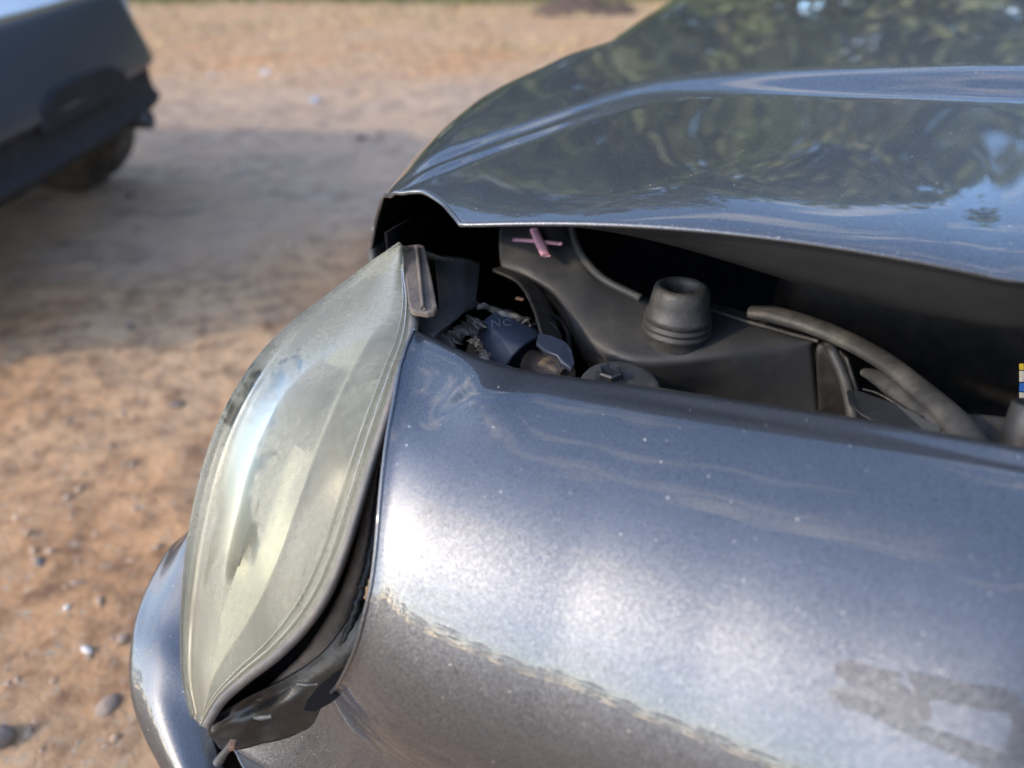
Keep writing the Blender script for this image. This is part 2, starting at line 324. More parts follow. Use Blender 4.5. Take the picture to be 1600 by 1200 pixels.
gm.polygons.foreach_set('use_smooth', [True] * len(Q)); gm.materials.append(ground_mat())
go = bpy.data.objects.new('ground', gm); C.objects.link(go); go['kind'] = 'structure'
def gzp(x, y): return float(gz(np.array([x]), np.array([y]))[0])

# ---------------------------------------------------------------- gravel (uncountable) and the few stones that stand out
def rock_verts(r, seed, flat=.6):
    rg = np.random.default_rng(seed); ph = (1 + 5 ** .5) / 2
    P = np.array([(-1, ph, 0), (1, ph, 0), (-1, -ph, 0), (1, -ph, 0), (0, -1, ph), (0, 1, ph), (0, -1, -ph), (0, 1, -ph), (ph, 0, -1), (ph, 0, 1), (-ph, 0, -1), (-ph, 0, 1)], float)
    P /= np.linalg.norm(P[0]); P *= (1 + rg.uniform(-.28, .28, 12))[:, None]; P *= np.array([rg.uniform(.8, 1.4), rg.uniform(.7, 1.1), flat]) * r
    return P
ICO = [(0, 11, 5), (0, 5, 1), (0, 1, 7), (0, 7, 10), (0, 10, 11), (1, 5, 9), (5, 11, 4), (11, 10, 2), (10, 7, 6), (7, 1, 8), (3, 9, 4), (3, 4, 2), (3, 2, 6), (3, 6, 8), (3, 8, 9), (4, 9, 5), (2, 4, 11), (6, 2, 10), (8, 6, 7), (9, 8, 1)]
NG = 3000
gy = .5 + 8.5 * rng.random(NG) ** 1.5; gx = np.where(gy > 1.5, rng.uniform(-4.5, 2.2, NG), rng.uniform(-1.6, .1, NG))
gr_ = rng.choice([.004, .006, .009, .013], NG, p=[.45, .37, .15, .03]) * rng.uniform(.7, 1.2, NG); ga = rng.uniform(0, 6.28, NG); gzz = gz(gx, gy)
RP = np.array([rock_verts(1, k, .55) for k in range(40)])[rng.integers(0, 40, NG)] * gr_[:, None, None]
ca, sa = np.cos(ga)[:, None], np.sin(ga)[:, None]
V = np.stack([RP[..., 0] * ca - RP[..., 1] * sa + gx[:, None], RP[..., 0] * sa + RP[..., 1] * ca + gy[:, None], RP[..., 2] + (gzz + gr_ * .1)[:, None]], -1).reshape(-1, 3)
Fc = (np.array(ICO)[None] + (np.arange(NG) * 12)[:, None, None]).reshape(-1, 3).tolist()
M['gravel'] = mat('gravel_mix', (.38, .26, .17), .95, var=(.48, .34, .24), vscale=6, dust=(.16, .13, .12), dscale=11, bump=.5, bscale=120, spec=.2)
gr = mesh('gravel', V, Fc, M['gravel'], smooth=False); gr['kind'] = 'stuff'; gr['label'] = 'loose brown and grey gravel strewn over the dirt ground'
M['stone'] = mat('stone_brown', (.33, .24, .18), .95, var=(.22, .17, .14), vscale=30, bump=.8, bscale=90, spec=.2)
M['stone_dark'] = mat('stone_dark', (.12, .10, .09), .9, var=(.2, .16, .13), vscale=30, bump=.8, bscale=90)
M['stone_pale'] = mat('stone_pale', (.62, .57, .52), .8, var=(.55, .54, .54), vscale=30, bump=.6, bscale=90)
M['stone_blue'] = mat('stone_blue', (.26, .31, .38), .8, var=(.34, .38, .43), vscale=30, bump=.6, bscale=90)
def stone(px, py, r, m, label, flat=.6, group=None, seed=0):
    p = W(px, py, 0.0); V0 = rock_verts(r, 900 + seed, flat)
    o = mesh('stone', V0, ICO, M[m], None, True); sb = o.modifiers.new('round', 'SUBSURF'); sb.levels = sb.render_levels = 2
    o.location = (p[0], p[1], gzp(p[0], p[1]) + r * flat * .35); o.rotation_euler = (0, 0, seed * 1.3)
    tag(o, label, 'stone', group)
stone(8, 1160, .03, 'stone_dark', 'dark stone half buried in the dirt at the bottom left corner of the photo', .7, seed=1)
stone(140, 1025, .012, 'stone_pale', 'small pale stone on the dirt, left of the bumper corner', .7, seed=2)
stone(110, 960, .007, 'stone_pale', 'tiny white pebble on the dirt above the small pale stone', .8, seed=3)
stone(65, 885, .016, 'stone_dark', 'small dark stone on sunlit dirt near the left edge', .7, seed=4)
stone(280, 640, .018, 'stone_dark', 'dark stone on the dirt left of the headlight lens', .6, seed=5)
stone(170, 1105, .022, 'stone', 'brown stone on the dirt nearest the bumper, below the pale stone', .7, seed=6)
stone(205, 520, .022, 'stone_dark', 'dark brown stone at the lower edge of the grey shade-toned gravel band', .6, seed=7)
stone(415, 118, .05, 'stone_pale', 'white stone lying on the far gravel between the two cars', .5, seed=8)
stone(492, 157, .055, 'stone_blue', 'flat bluish grey stone on the gravel right of the white stone', .45, seed=9)
stone(565, 218, .035, 'stone_dark', 'grey stone on the gravel just left of the raised hood, left of a smaller one', .6, seed=10)
stone(594, 212, .025, 'stone_dark', 'smaller grey stone of the pair just left of the raised hood', .6, seed=11)
stone(205, 305, .03, 'stone_dark', 'dark stone on the gravel right of the parked car wheel', .6, seed=12)
stone(330, 115, .03, 'stone_pale', 'small pale stone on the far gravel left of the white stone', .6, seed=13)

# grass and dry straw
def blades(name, n, area, h, m, label, clump=.5):
    nc = max(1, n // 60); cx = rng.uniform(*area[0], nc); cy = rng.uniform(*area[1], nc); k = np.arange(n) % nc
    x = cx[k] + rng.normal(0, clump, n); y = np.maximum(cy[k] + rng.normal(0, clump * .6, n), area[1][0] - .3 * rng.random(n)); a = rng.uniform(0, 6.28, n)
    hh = h * rng.uniform(.4, 1.2, n); wv = .008 + .006 * rng.random(n); le = rng.uniform(-.6, .6, n) * hh; lf = rng.uniform(-.6, .6, n) * hh
    dx, dy = np.cos(a) * wv, np.sin(a) * wv; z = gz(x, y)
    V = np.stack([np.stack([x - dx, y - dy, z - .01], -1), np.stack([x + dx, y + dy, z - .01], -1), np.stack([x + le * .4 + dx * .6, y + lf * .4 + dy * .6, z + hh * .6], -1), np.stack([x + le, y + lf, z + hh], -1)], 1).reshape(-1, 3)
    b = np.arange(n)[:, None] * 4; Fc = np.concatenate([b + [0, 1, 2], b + [0, 2, 3]]).tolist()
    o = mesh(name, V, Fc, m, smooth=False); o['kind'] = 'stuff'; o['label'] = label
M['grass'] = mat('green_grass', (.085, .13, .03), .7, var=(.16, .17, .05), vscale=3, spec=.2)
M['straw'] = mat('dry_straw', (.52, .40, .22), .8, var=(.36, .27, .15), vscale=4, spec=.2)
blades('grass', 26000, ((-12, 10), (9.6, 15)), .16, M['grass'], 'green grass growing along the far edge of the dirt lot')
blades('dry_grass', 2600, ((-7, 4), (6.6, 9.4)), .06, M['straw'], 'sparse dry straw lying on the far dirt', .35)

# ================================================================ damaged car (axes: s rearwards, w across from the near hood edge)
base = wor(.55, .65, 0)
dc = thing('damaged_car', (base[0], base[1], 0), 'silver grey car with buckled raised hood, gaping fender and hazed headlight in the foreground', 'car')

# --- hood
def wb(s): x = .06 - s; return .385 - 2.0 * (np.sqrt(x * x + .0015) + x) / 2
def hz(s, w):
    sp_ = .5 * (s + np.sqrt(s * s + .0006)); eb = np.clip(.155 * sp_ - .38 * sp_ ** 2, 0, 1) * np.exp(-(w / .25) ** 2)
    z = .9025 - .0019 + eb + .065 * s + .045 * w + .012 * (1 - ((.72 - w) / .72) ** 2) - (.004 + .010 * np.clip(s, 0, 1)) * np.exp(-np.maximum(w, 0) / .03) + .005
    z = z + (.007 + .012 * np.clip(s / .4, 0, 1)) * sm((w - wb(s)) / .075) - .011 * sm((w - (1.4 - wb(s)) + .08) / .08)
    z = z + .0035 * np.exp(-((w - wb(s) - .005) / .014) ** 2) * sm((.12 - s) / .12) + .004 * np.exp(-((s + .095) / .016) ** 2) * sm((w - .42) / .1)
    n = np.maximum(0, -.07 + .03 * sm((w - .35) / .3) - .045 * np.sin(math.pi * np.clip((w - .08) / .62, 0, 1)) - s)
    return z - 8 * n * n
hb = cr([(-.285, .25), (-.24, .21), (-.185, .16), (-.158, .128), (-.138, .100), (-.121, .078), (-.102, .063), (-.08, .058), (-.064, .055), (-.036, .035), (-.018, .018), (0, 0)], 60)
ss = np.concatenate([hb[:, 0], np.linspace(.006, 1.15, 150)[:]])
w0 = np.concatenate([hb[:, 1], .012 * np.linspace(0, 1, 150) * (1 + 0 * ss[60:])])
vv = np.concatenate([np.linspace(0, .03, 14)[:-1], np.linspace(.03, 1, 170)])
P = np.zeros((len(vv), len(ss), 3))
for j, v in enumerate(vv):
    w = w0 + (1.40 - 2 * w0) * v + 0
    z = hz(ss, w)
    z = z + .0012 * np.sin(ss * 31 + 2) * np.sin(w * 19) * np.clip(1 - w / .6, 0, 1)      # slight buckling from the crash
    P[j] = O + ss[:, None] * A + w[:, None] * B + z[:, None] * np.array([0, 0, 1.])
M['hood_under'] = M['flange']
hood = grid('hood', P, M['paint'], dc, up=(0, 0, 1))
hood.data.materials.append(M['void'])
md = hood.modifiers.new('wall', 'SOLIDIFY'); md.thickness = .0025; md.offset = -1; md.use_rim = True; md.material_offset = 1; md.material_offset_rim = 0
# rolled hem along the near edge and the headlight cut-out
edge = P[0].copy(); edge[:, 2] -= .0016
tube('hood_hem', edge[8:], .0024, M['paint'], hood, n=10)
# inner flange that hangs below the side edge
se = np.linspace(.05, 1.12, 80)
top_ = [wor(s, .007 + .012 * s, float(hz(s, .01)) - .006) for s in se]
dep = .006 + .040 * sm((se - .05) / .30)
fl = np.array([top_, [wor(s, .012 + .012 * s, float(hz(s, .01)) - .006 - d * .45) for s, d in zip(se, dep)],
               [wor(s, .022 + .012 * s, float(hz(s, .01)) - .006 - d * .95) for s, d in zip(se, dep)],
               [wor(s, .045 + .012 * s, float(hz(s, .01)) - .006 - d * 1.0) for s, d in zip(se, dep)],
               [wor(s, .13, float(hz(s, .13)) - .02) for s in se]])
fl = cr(fl, 24)
bmp = np.exp(-((se - .145) / .018) ** 2); fl[:9] += (-B * .004)[None, None] * bmp[None, :, None]
grid('inner_flange', fl, M['flange'], hood, thick=.0015)

# --- near fender
ET = [W(645, 518, .82), W(700, 545, .818), W(760, 569, .816), (W(820, 583, .815)), W(900, 594, .817), W(1000, 606, .820), W(1200, 636, .829), W(1400, 668, .84), W(1600, 705, .85)]
EC = np.array([car(p) for p in ET]); EC = np.concatenate([[[EC[0][0] - .12, EC[0][1] - .01, .815]], EC, [[.8, -.095, .87], [1.3, -.10, .885]]])
_es = np.linspace(EC[0, 0], EC[-1, 0], 400); _ew = np.interp(_es, EC[:, 0], EC[:, 1]); _ez = np.interp(_es, EC[:, 0], EC[:, 2])
_k = np.exp(-np.linspace(-2, 2, 15) ** 2); _k /= _k.sum()
_ewp = np.convolve(np.pad(_ew, 7, 'edge'), _k, 'valid'); _ezp = np.convolve(np.pad(_ez, 7, 'edge'), _k, 'valid')
def We(s): return np.interp(s, _es, _ewp)
def Ze(s): return np.interp(s, _es, _ezp)
def RR(s): return .228 - .25 * np.clip(.35 - s, 0, .5) ** 2
DD = .235
def fpt(s, ph):
    """point of the fender section at station s; ph 0..90 degrees round the shoulder, beyond 90 down the side"""
    if ph < 0: q = -ph; return np.array([s, We(s) + .010 * min(q, 1) + .004 * max(q - 1, 0), Ze(s) - .0035 * min(q, 1) ** 2 - .012 * max(q - 1, 0)])
    if ph <= 90:
        a = math.radians(ph); w = We(s) - RR(s) * math.sin(a); z = Ze(s) - DD * (1 - math.cos(a))
        e = (w - We(s)); crease = .0014 * math.exp(-((ph - 3.2) / 2.4) ** 2)      # shallow step just below the top edge
        z -= crease * sm((s - .08) / .15)
        # dents behind the torn-up tip
        x = s + .02
        dn = .0075 * math.exp(-((s - .028) / .030) ** 2 - ((ph - 15) / 9.0) ** 2) - .005 * math.exp(-((s - .075) / .028) ** 2 - ((ph - 13) / 7.) ** 2) + .003 * math.exp(-((s + .005) / .018) ** 2 - ((ph - 26) / 14.) ** 2)
        return np.array([s, w + dn * math.sin(a), z - dn * math.cos(a)])
    q = ph - 90; zb = Ze(s) - DD - q * .004
    return np.array([s, We(s) - RR(s) + .00035 * q ** 1.3 * .3, zb])
FE = np.array([(648, 518), (634, 548), (626, 580), (619, 620), (611, 660), (604, 705), (598, 755), (593, 810), (589, 860), (583, 905), (572, 955), (560, 1000), (546, 1035), (530, 1065), (505, 1093), (470, 1118), (420, 1140), (372, 1158)], float)
def solve_s0(ph):
    ss_ = np.linspace(-.28, .25, 900); pr = np.array([proj(wor(*fpt(s, ph)))[:2] for s in ss_])
    ex = np.where(pr[:, 1] < 1158, np.interp(pr[:, 1], FE[:, 1], FE[:, 0]), 366 + (pr[:, 1] - 1158) * .30)
    g = pr[:, 0] - ex
    k = np.where((g[:-1] < 0) & (g[1:] >= 0))[0]
    return float(ss_[k[-1] + 1]) if len(k) else -.03
phs = np.concatenate([[-3, -2.4, -1.7, -1, -.5], np.linspace(0, 90, 100), 90 + np.linspace(1, 75, 40)])
s0s = np.array([solve_s0(p) if p >= 0 else -1 for p in phs]); s0s[:5] = s0s[5]
s0s[5:] = np.convolve(np.pad(s0s[5:], 2, 'edge'), np.ones(5) / 5, 'valid')
if 0: print('S0', [(int(p), round(x, 3), [int(v) for v in proj(wor(*fpt(x, p)))[:2]]) for p, x in zip(phs[5::6], s0s[5::6])])
WHC = .62; WHR = .37
P = np.zeros((len(phs), 190, 3)); tt = np.linspace(0, 1, 190) ** 1.35
for j, ph in enumerate(phs):
    for i, t in enumerate(tt):
        s = s0s[j] + (1.25 - s0s[j]) * t; q = fpt(s, ph)
        arch = .30 + math.sqrt(max(0, WHR ** 2 - (s - WHC) ** 2)) if abs(s - WHC) < WHR else 0
        q[2] = max(q[2], arch)
        # lip turned outwards a touch along the cut front edge
        if ph >= 0:
            dd = s - s0s[j]; q[1] -= .0028 * math.exp(-(dd / .006) ** 2) * (1 if ph > 10 else .3); q[2] += .0035 * math.exp(-(dd / .009) ** 2) * max(0, math.cos(math.radians(min(ph * 2, 90))))
        P[j, i] = wor(*q)
q0 = P[104, 0]; t_q = proj(q0)[2]
LOW = cr([proj(q0)[:2], (530, 1066), (505, 1094), (470, 1118), (420, 1141), (368, 1161), (371, 1178), (388, 1210), (430, 1275)], 41)
for j in range(105, 145):
    f = (j - 104) / 40; x, y = LOW[j - 104]; pf = W(x, y, t=t_q + .10 * min(f / .6, 1)); cf = car(pf)
    for i, t in enumerate(tt):
        s = cf[0] + (1.25 - cf[0]) * t; q = fpt(s, phs[j]); q0_ = fpt(cf[0], phs[j]); k = 1 - sm((s - cf[0]) / .34)
        q[1] += (cf[1] - q0_[1]) * k; q[2] += (cf[2] - q0_[2]) * k
        arch = .30 + math.sqrt(max(0, WHR ** 2 - (s - WHC) ** 2)) if abs(s - WHC) < WHR else 0
        q[2] = max(q[2], arch); P[j, i] = wor(*q)
for _ in range(25):
    S_ = P[94:132].copy(); S_[1:-1, 2:] = .25 * P[94:132][:-2, 2:] + .5 * P[94:132][1:-1, 2:] + .25 * P[94:132][2:, 2:]; P[94:132] = S_
fender = grid('fender', P, M['paint'], dc)
md = fender.modifiers.new('wall', 'SOLIDIFY'); md.thickness = .0018; md.offset = -1; md.use_rim = True
tube('fender_edge_fold', P[5:144, 0] + A * .0006, .0019, M['paint'], fender, n=8)

# --- surface the headlight follows (shoulder of the body carried on forwards)
RIM = [(628, 383), (633, 430), (640, 478), (636, 530), (617, 590), (598, 650), (576, 720), (555, 790), (530, 868), (505, 926), (472, 975), (430, 1018), (380, 1056), (340, 1092), (314, 1134)]
rt_ = np.array([.778, .748, .71, .673, .643, .624, .612, .607, .607, .612, .622, .635, .65, .662, .672])
SIL = [(626, 382), (592, 403), (548, 436), (503, 470), (458, 504), (416, 545), (381, 592), (350, 648), (325, 712), (307, 782), (295, 852), (288, 922), (285, 990), (288, 1060), (302, 1122)]
dl = np.array([0.0, .05, .09, .11, .125, .13, .13, .13, .125, .115, .10, .085, .07, .05, .025])
rim3 = np.array([W(*p, t=t) for p, t in zip(RIM, rt_)])
sil3 = np.array([W(*p, t=t + d) for p, t, d in zip(SIL, rt_, dl)])
def between(f, off):  # rows across the lens; off pulls towards the viewer
    out = []
    for (a, b), (c, d), t, e in zip(RIM, SIL, rt_, dl):
        out.append(W(a + (c - a) * f, b + (d - b) * f, t=t + e * f - off * math.sqrt(max(e, .01) / .13)))
    return np.array(out)
beh = np.array([W(p[0] + 45 + 25 * min(1, e / .1), p[1] + 12, t=t + e * 1.9 + .05) for p, t, e in zip(SIL, rt_, dl)])
beh2 = np.array([W(p[0] + 120, p[1] + 40, t=t + e * 3 + .10) for p, t, e in zip(SIL, rt_, dl)])
lp = patch([rim3, between(.08, .004), between(.35, .020), between(.7, .026), between(.93, .014), sil3 + 0, beh, beh2], 90, 70)
hl = bpy.data.objects.new('headlight', None)
lens = grid('headlight_lens', lp, M['lens'], dc)
md = lens.modifiers.new('wall', 'SOLIDIFY'); md.thickness = .0028; md.offset = -1
lens['label'] = 'yellowed hazy headlight lens'
# beads moulded in the lens near its rim
for f, r in ((.055, .0011), (.115, .0008)):
    row = cr(between(f, .003 + f * .05), 80); tube('lens_bead', row[4:], r, M['lens'], lens, n=8)
# lamp interior: bowl of reflectors seen dimly through the haze
def inner(f, back):
    out = []
    for (a, b), (c, d), t, e in zip(RIM, SIL, rt_, dl): out.append(W(a + (c - a) * f, b + (d - b) * f, t=t + e * f + back * (.3 + .7 * min(1, e / .1))))
    return np.array(out)
grid('side_reflector', patch([inner(.02, .012), inner(.15, .022), inner(.30, .030), inner(.42, .04)], 60, 12)[:, 6:58], M['lamp_grey'], lens, thick=.002)
grid('main_reflector', patch([inner(.36, .018), inner(.42, .022), inner(.52, .027), inner(.60, .031)], 60, 16)[:, 8:56], M['lamp_in'], lens, thick=.002)
gb = patch([inner(.60, .006), inner(.66, .008), inner(.76, .010), inner(.86, .008)], 60, 14)[:, 22:42]
grid('lamp_bezel', gb, M['lamp_dark'], lens, thick=.002)
gb = patch([inner(.44, .006), inner(.48, .008), inner(.55, .009), inner(.60, .007)], 60, 10)[:, 19:29]
grid('lamp_bezel', gb, M['lamp_dark'], lens, thick=.002)
grid('lamp_bowl', patch([inner(.54, .044), inner(.66, .046), inner(.82, .044), inner(.97, .03)], 60, 16)[:, 4:56], M['lamp_dark'], lens, thick=.002)
# rim of the lamp body
def off_rim(dx, dt, pts=RIM):
    out = []
    k = len(pts)
    for i, ((a, b), t) in enumerate(zip(pts, rt_)):
        j0, j1 = max(0, i - 1), min(k - 1, i + 1); tx, ty = pts[j1][0] - pts[j0][0], pts[j1][1] - pts[j0][1]; q = math.hypot(tx, ty)
        nx_, ny_ = ty / q, -tx / q       # outward normal in the picture: towards the fender
        out.append(W(a + nx_ * dx, b + ny_ * dx, t=t + dt))
    return np.array(out)
grid('headlight_rim', patch([off_rim(-2, .002), off_rim(2, -.003), off_rim(10, -.002), off_rim(14, .005), off_rim(15, .03)], 90, 14)[:, 14:], M['trim'], dc, thick=.002)
# dusty channel, gasket and bracket between the lamp and the fender
FEP = [(700, 545), (690, 548), (668, 522), (648, 540), (636, 590), (622, 650), (606, 720), (598, 790), (592, 860), (580, 920), (566, 975), (550, 1030), (528, 1072), (492, 1104), (430, 1150)]
def chan(f, dt):
    out = []
    for (a, b), (c, d), t in zip(RIM, FEP, rt_): out.append(W(a + (c - a) * f, b + (d - b) * f, t=t + dt))
    return np.array(out)
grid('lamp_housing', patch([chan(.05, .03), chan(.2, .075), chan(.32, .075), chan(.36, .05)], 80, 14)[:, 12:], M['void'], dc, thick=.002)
grid('dusty_channel', patch([chan(.33, .052), chan(.40, .042), chan(.62, .040), chan(.76, .046)], 80, 14)[:, 14:74], M['brown'], dc, thick=.002)
g3 = cr(chan(.80, .038), 160)[24:146]
g3 = g3 + rng.normal(0, .0006, g3.shape)
tube('gasket', g3, [.0018, .0035, .003, .004, .0025, .002], M['black'], dc, n=8)
BK = [[(560, 930, .632), (538, 975, .634), (500, 1022, .643), (448, 1058, .655), (380, 1092, .675), (322, 1130, .69)],
      [(580, 950, .628), (560, 1010, .63), (520, 1060, .64), (462, 1092, .655), (395, 1122, .675), (328, 1146, .69)],
      [(600, 970, .64), (585, 1050, .65), (540, 1110, .66), (475, 1145, .675), (405, 1165, .69), (345, 1172, .70)]]
bkp = patch([[W(x, y, t=t + .03) for x, y, t in r] for r in BK], 60, 30)
for j in range(30):
    for i in range(60): bkp[j, i] += fwv * (.004 * vnoise(np.array([i * 1.]), np.array([j * 1.]), .13, 31)[0] * 2 + .002 * vnoise(np.array([i * 1.]), np.array([j * 1.]), .3, 32)[0]) * (i / 60); bkp[j, i] -= fwv * .004 * math.exp(-((i - 38) / 5.) ** 2 - ((j - 12) / 6.) ** 2) - fwv * .003 * math.exp(-((i - 46) / 3.) ** 2)
grid('lamp_bracket', bkp, M['bracket'], dc, thick=.0025)
quad0 = [[W(325, 1090, t=.76), W(420, 1060, t=.74), (W(570, 960, t=.73))], [W(322, 1160, t=.79), W(420, 1150, t=.76), W(560, 1060, t=.74)], [W(345, 1260, t=.84), W(400, 1230, t=.86), W(540, 1120, t=.78)]]
grid('gap_shade_sheet', patch(quad0, 12, 12), M['void'], dc, thick=.003)  # added black sheet, painted as the shade deep in the gap
tube('clip_lug', [W(398, 1121, t=.672), W(408, 1121, t=.668), (W(425, 1119, t=.666))], [.0016, .0026, .0018], M['tank'], dc, res=8, n=10)
tube('clip_lug', [W(462, 1068, t=.650), W(478, 1070, t=.646), W(496, 1069, t=.646)], [.0012, .0016, .0010], M['tank'], dc, res=8, n=8)
hole = [W(x, y, t=.636) for x, y in [(474, 1110), (480, 1094), (498, 1072), (520, 1054), (540, 1042), (560, 1040), (545, 1075), (518, 1098), (492, 1112)]]
strip('opening_shade_plate', hole, .002, M['void'], dc, 0)  # flat black plate standing in for the shade inside the opening
# bright top flange plate beside the lens tip
zf = .832
strip('lamp_flange', [W(x, y, zf) for x, y in [(626, 384), (655, 381), (663, 384), (674, 430), (683, 478), (679, 486), (668, 488), (645, 485), (640, 480)]], .006, M['trim_dusty'], dc, .0015)
tube('flange_rib', [W(651, 385, zf + .002), W(656, 430, zf + .002), W(661, 482, zf + .002)], .0020, M['trim_dusty'], dc, n=10, res=12)
# torn lower fender corner and the struts in the gap below the lamp
tube('torn_strut', [W(366, 1160, t=.66), W(352, 1175, t=.665), W(340, 1192, t=.67)], [.004, .003, .0045], M['rubber'], dc, res=8)
box('torn_metal_tip', W(364, 1164, t=.655), (.003, .004, .003), M['rust'], dc, bev=.001)

# --- bumper
IN = [(300, 800), (318, 850), (340, 920), (345, 1000), (340, 1070), (332, 1130), (338, 1165), (350, 1200), (372, 1260), (395, 1330)]
SB = [(297, 830), (262, 862), (236, 905), (216, 950), (205, 1000), (201, 1055), (207, 1100), (222, 1145), (250, 1200), (290, 1270)]
ts = np.array([.92, .90, .88, .86, .835, .815, .80, .785, .765, .745]); ti = ts - np.array([.03, .04, .045, .05, .05, .045, .04, .035, .03, .03])
r0 = np.array([W(*p, t=t) for p, t in zip(IN, ti)]); r2 = np.array([W(*p, t=t) for p, t in zip(SB, ts)])
def bm(f, o): return np.array([W(a + (c - a) * f, b + (d - b) * f, t=t0 + (t1 - t0) * f - o) for (a, b), (c, d), t0, t1 in zip(IN, SB, ti, ts)])
r3 = r2 + np.array([.003, 0, -.03]); r4 = r2 + np.array([.01, .0, -.09]); r5 = r2 + np.array([.04, .0, -.26])
bumper_rows = [r0, bm(.3, .010), bm(.65, .017), bm(.9, .010), r2, r3, r4, r5]
bp = patch(bumper_rows, 60, 50)
bumper = grid('bumper', bp, M['paint_bumper'], dc, thick=.003)
# the bumper goes on round the nose of the car, and along the side to the wheel
nose_pl = []
endp = car(bp[30, 0]);
def bump_sec(s, w, nx_, ny_):
    return [wor(s + nx_ * o, w + ny_ * o, z) for o, z in ((-.05, .56), (-.01, .55), (.01, .52), (.015, .45), (.005, .36), (-.03, .26))]
path = [(-.265, -.14, -.9, -.4), (-.33, .05, -.96, -.25), (-.37, .3, -1, -.1), (-.385, .65, -1, 0), (-.37, 1.0, -1, .1), (-.30, 1.35, -.9, .4), (-.17, 1.6, -.5, .85), (.1, 1.69, 0, 1), (.25, 1.7, 0, 1)]
secs = np.array([bump_sec(*q) for q in path]); grid('nose_bumper', cr(np.transpose(cr(secs, 60), (1, 0, 2)), 24), M['paint_bumper'], dc, up=(-.9, 0, .4), thick=.003)
# grille, hood-height nose panel and far body, seen only from other sides
pts = [[wor(s, w, z) for s, w in ((-.235, .2), (-.29, .5), (-.30, .75), (-.27, 1.05), (-.2, 1.3))] for z in (.76, .66, .57)]
grid('grille', patch(pts, 30, 8), M['black'], dc, up=(-1, 0, 0), thick=.01)
for z in (.74, .71, .68, .65, .62):
    tube('grille_bar', [wor(s - .012, w, z) for s, w in ((-.26, .35), (-.29, .5), (-.30, .75), (-.27, 1.05), (-.2, 1.3))], .005, M['chrome'], dc, n=8, res=20)
ff = []
for ph in list(np.linspace(0, 90, 20)) + [110, 140, 165]:
    row = []
    for s in np.linspace(-.05, 1.25, 40):
        q = fpt(s, ph); q[1] = 1.42 - (q[1] - We(s)) + .02
        if ph <= 90: q[2] -= .03
        arch = .30 + math.sqrt(max(0, WHR ** 2 - (s - WHC) ** 2)) if abs(s - WHC) < WHR else 0
        q[2] = max(q[2], arch); row.append(wor(*q))
    ff.append(row)
grid('far_fender', np.array(ff), M['paint'], dc, up=(0, 1, .6), thick=.002)
fl_ = patch([[wor(s, w, z) for s, w, z in r] for r in ([(-.06, 1.4, .84), (.05, 1.55, .80), (.06, 1.64, .72)], [(-.2, 1.33, .76), (-.1, 1.53, .72), (-.02, 1.66, .66)], [(-.26, 1.28, .60), (-.16, 1.52, .58), (-.05, 1.67, .57)])], 14, 14)
grid('far_headlight', fl_, M['lens'], dc, up=(-1, .5, .2), thick=.003)
# cabin: windshield, roof, doors as simple real body, starts behind the hood
cab = []
for s, zz in ((1.16, .96), (1.25, 1.0), (1.75, 1.36), (2.0, 1.43), (2.9, 1.44), (3.3, 1.32), (3.9, 1.02), (4.3, .98)):
    cab.append([wor(s, w, z) for w, z in ((-.29, .30), (-.31, .65), (-.28, .88), (-.20 + .1 * (zz - .96) + .02, zz - .05), (-.10, zz), (.3, zz + .02), (.7, zz + .03), (1.1, zz + .02), (1.5, zz), (1.62 - .1 * (zz - .96), zz - .05), (1.70, .88), (1.73, .65), (1.71, .30))])
cab = np.array(cab)
grid('body_shell', cr(np.transpose(cr(cab, 60), (1, 0, 2)), 60), M['paint'], dc, up=(0, 0, 1), thick=.004)
wsp = np.array([[wor(s, w, z) for w in (0.0, .35, .7, 1.05, 1.42)] for s, z in ((1.28, 1.055), (1.5, 1.215), (1.72, 1.382))])
grid('windshield', patch(list(wsp), 20, 14), M['glass'], dc, up=(0, 0, 1), thick=.005)
# wheels
def wheel(c, ax, r, parent, name='wheel'):
    ty = lathe(name, c, ax, [(r * .62, -.09), (r * .9, -.10), (r * .98, -.085), (r, -.05), (r, .05), (r * .98, .085), (r * .9, .10), (r * .62, .09)], M['tyre'], parent, 48, False, False)
    lathe('rim', c, ax, [(r * .62, -.088), (r * .58, -.07), (r * .55, .02), (.07, .05), (.03, .06)], M['chrome'], ty, 32, False, True)
    return ty
wheel(wor(WHC, -.19, .31), B * -1, .31, dc); wheel(wor(WHC, 1.60, .31), B, .31, dc); wheel(wor(3.2, -.19, .31), B * -1, .31, dc); wheel(wor(3.2, 1.60, .31), B, .31, dc)

# --- engine bay
def quad(name, pts, m, up=None): return grid(name, patch(pts, 12, 12), m, dc, up=up, thick=.003)
# liner, bay shade put into its near-black colour: floor, firewall, far wall, near apron and radiator support
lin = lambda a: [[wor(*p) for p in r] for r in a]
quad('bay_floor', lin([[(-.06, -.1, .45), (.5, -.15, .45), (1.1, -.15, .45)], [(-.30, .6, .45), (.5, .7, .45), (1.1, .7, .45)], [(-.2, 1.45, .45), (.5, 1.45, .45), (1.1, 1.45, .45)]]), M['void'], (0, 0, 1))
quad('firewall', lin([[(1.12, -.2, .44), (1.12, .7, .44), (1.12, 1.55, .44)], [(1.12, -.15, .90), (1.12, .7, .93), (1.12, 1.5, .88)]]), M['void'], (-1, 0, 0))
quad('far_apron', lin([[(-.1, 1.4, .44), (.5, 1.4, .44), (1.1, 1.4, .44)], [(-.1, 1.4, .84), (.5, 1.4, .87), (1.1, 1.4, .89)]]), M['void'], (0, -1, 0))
quad('radiator_support', lin([[(-.08, .02, .30), (-.19, .3, .30), (-.26, .8, .30), (-.19, 1.42, .30)], [(-.12, .07, .85), (-.19, .3, .80), (-.23, .8, .83), (-.19, 1.42, .84)]]), M['void'], (1, 0, 0))
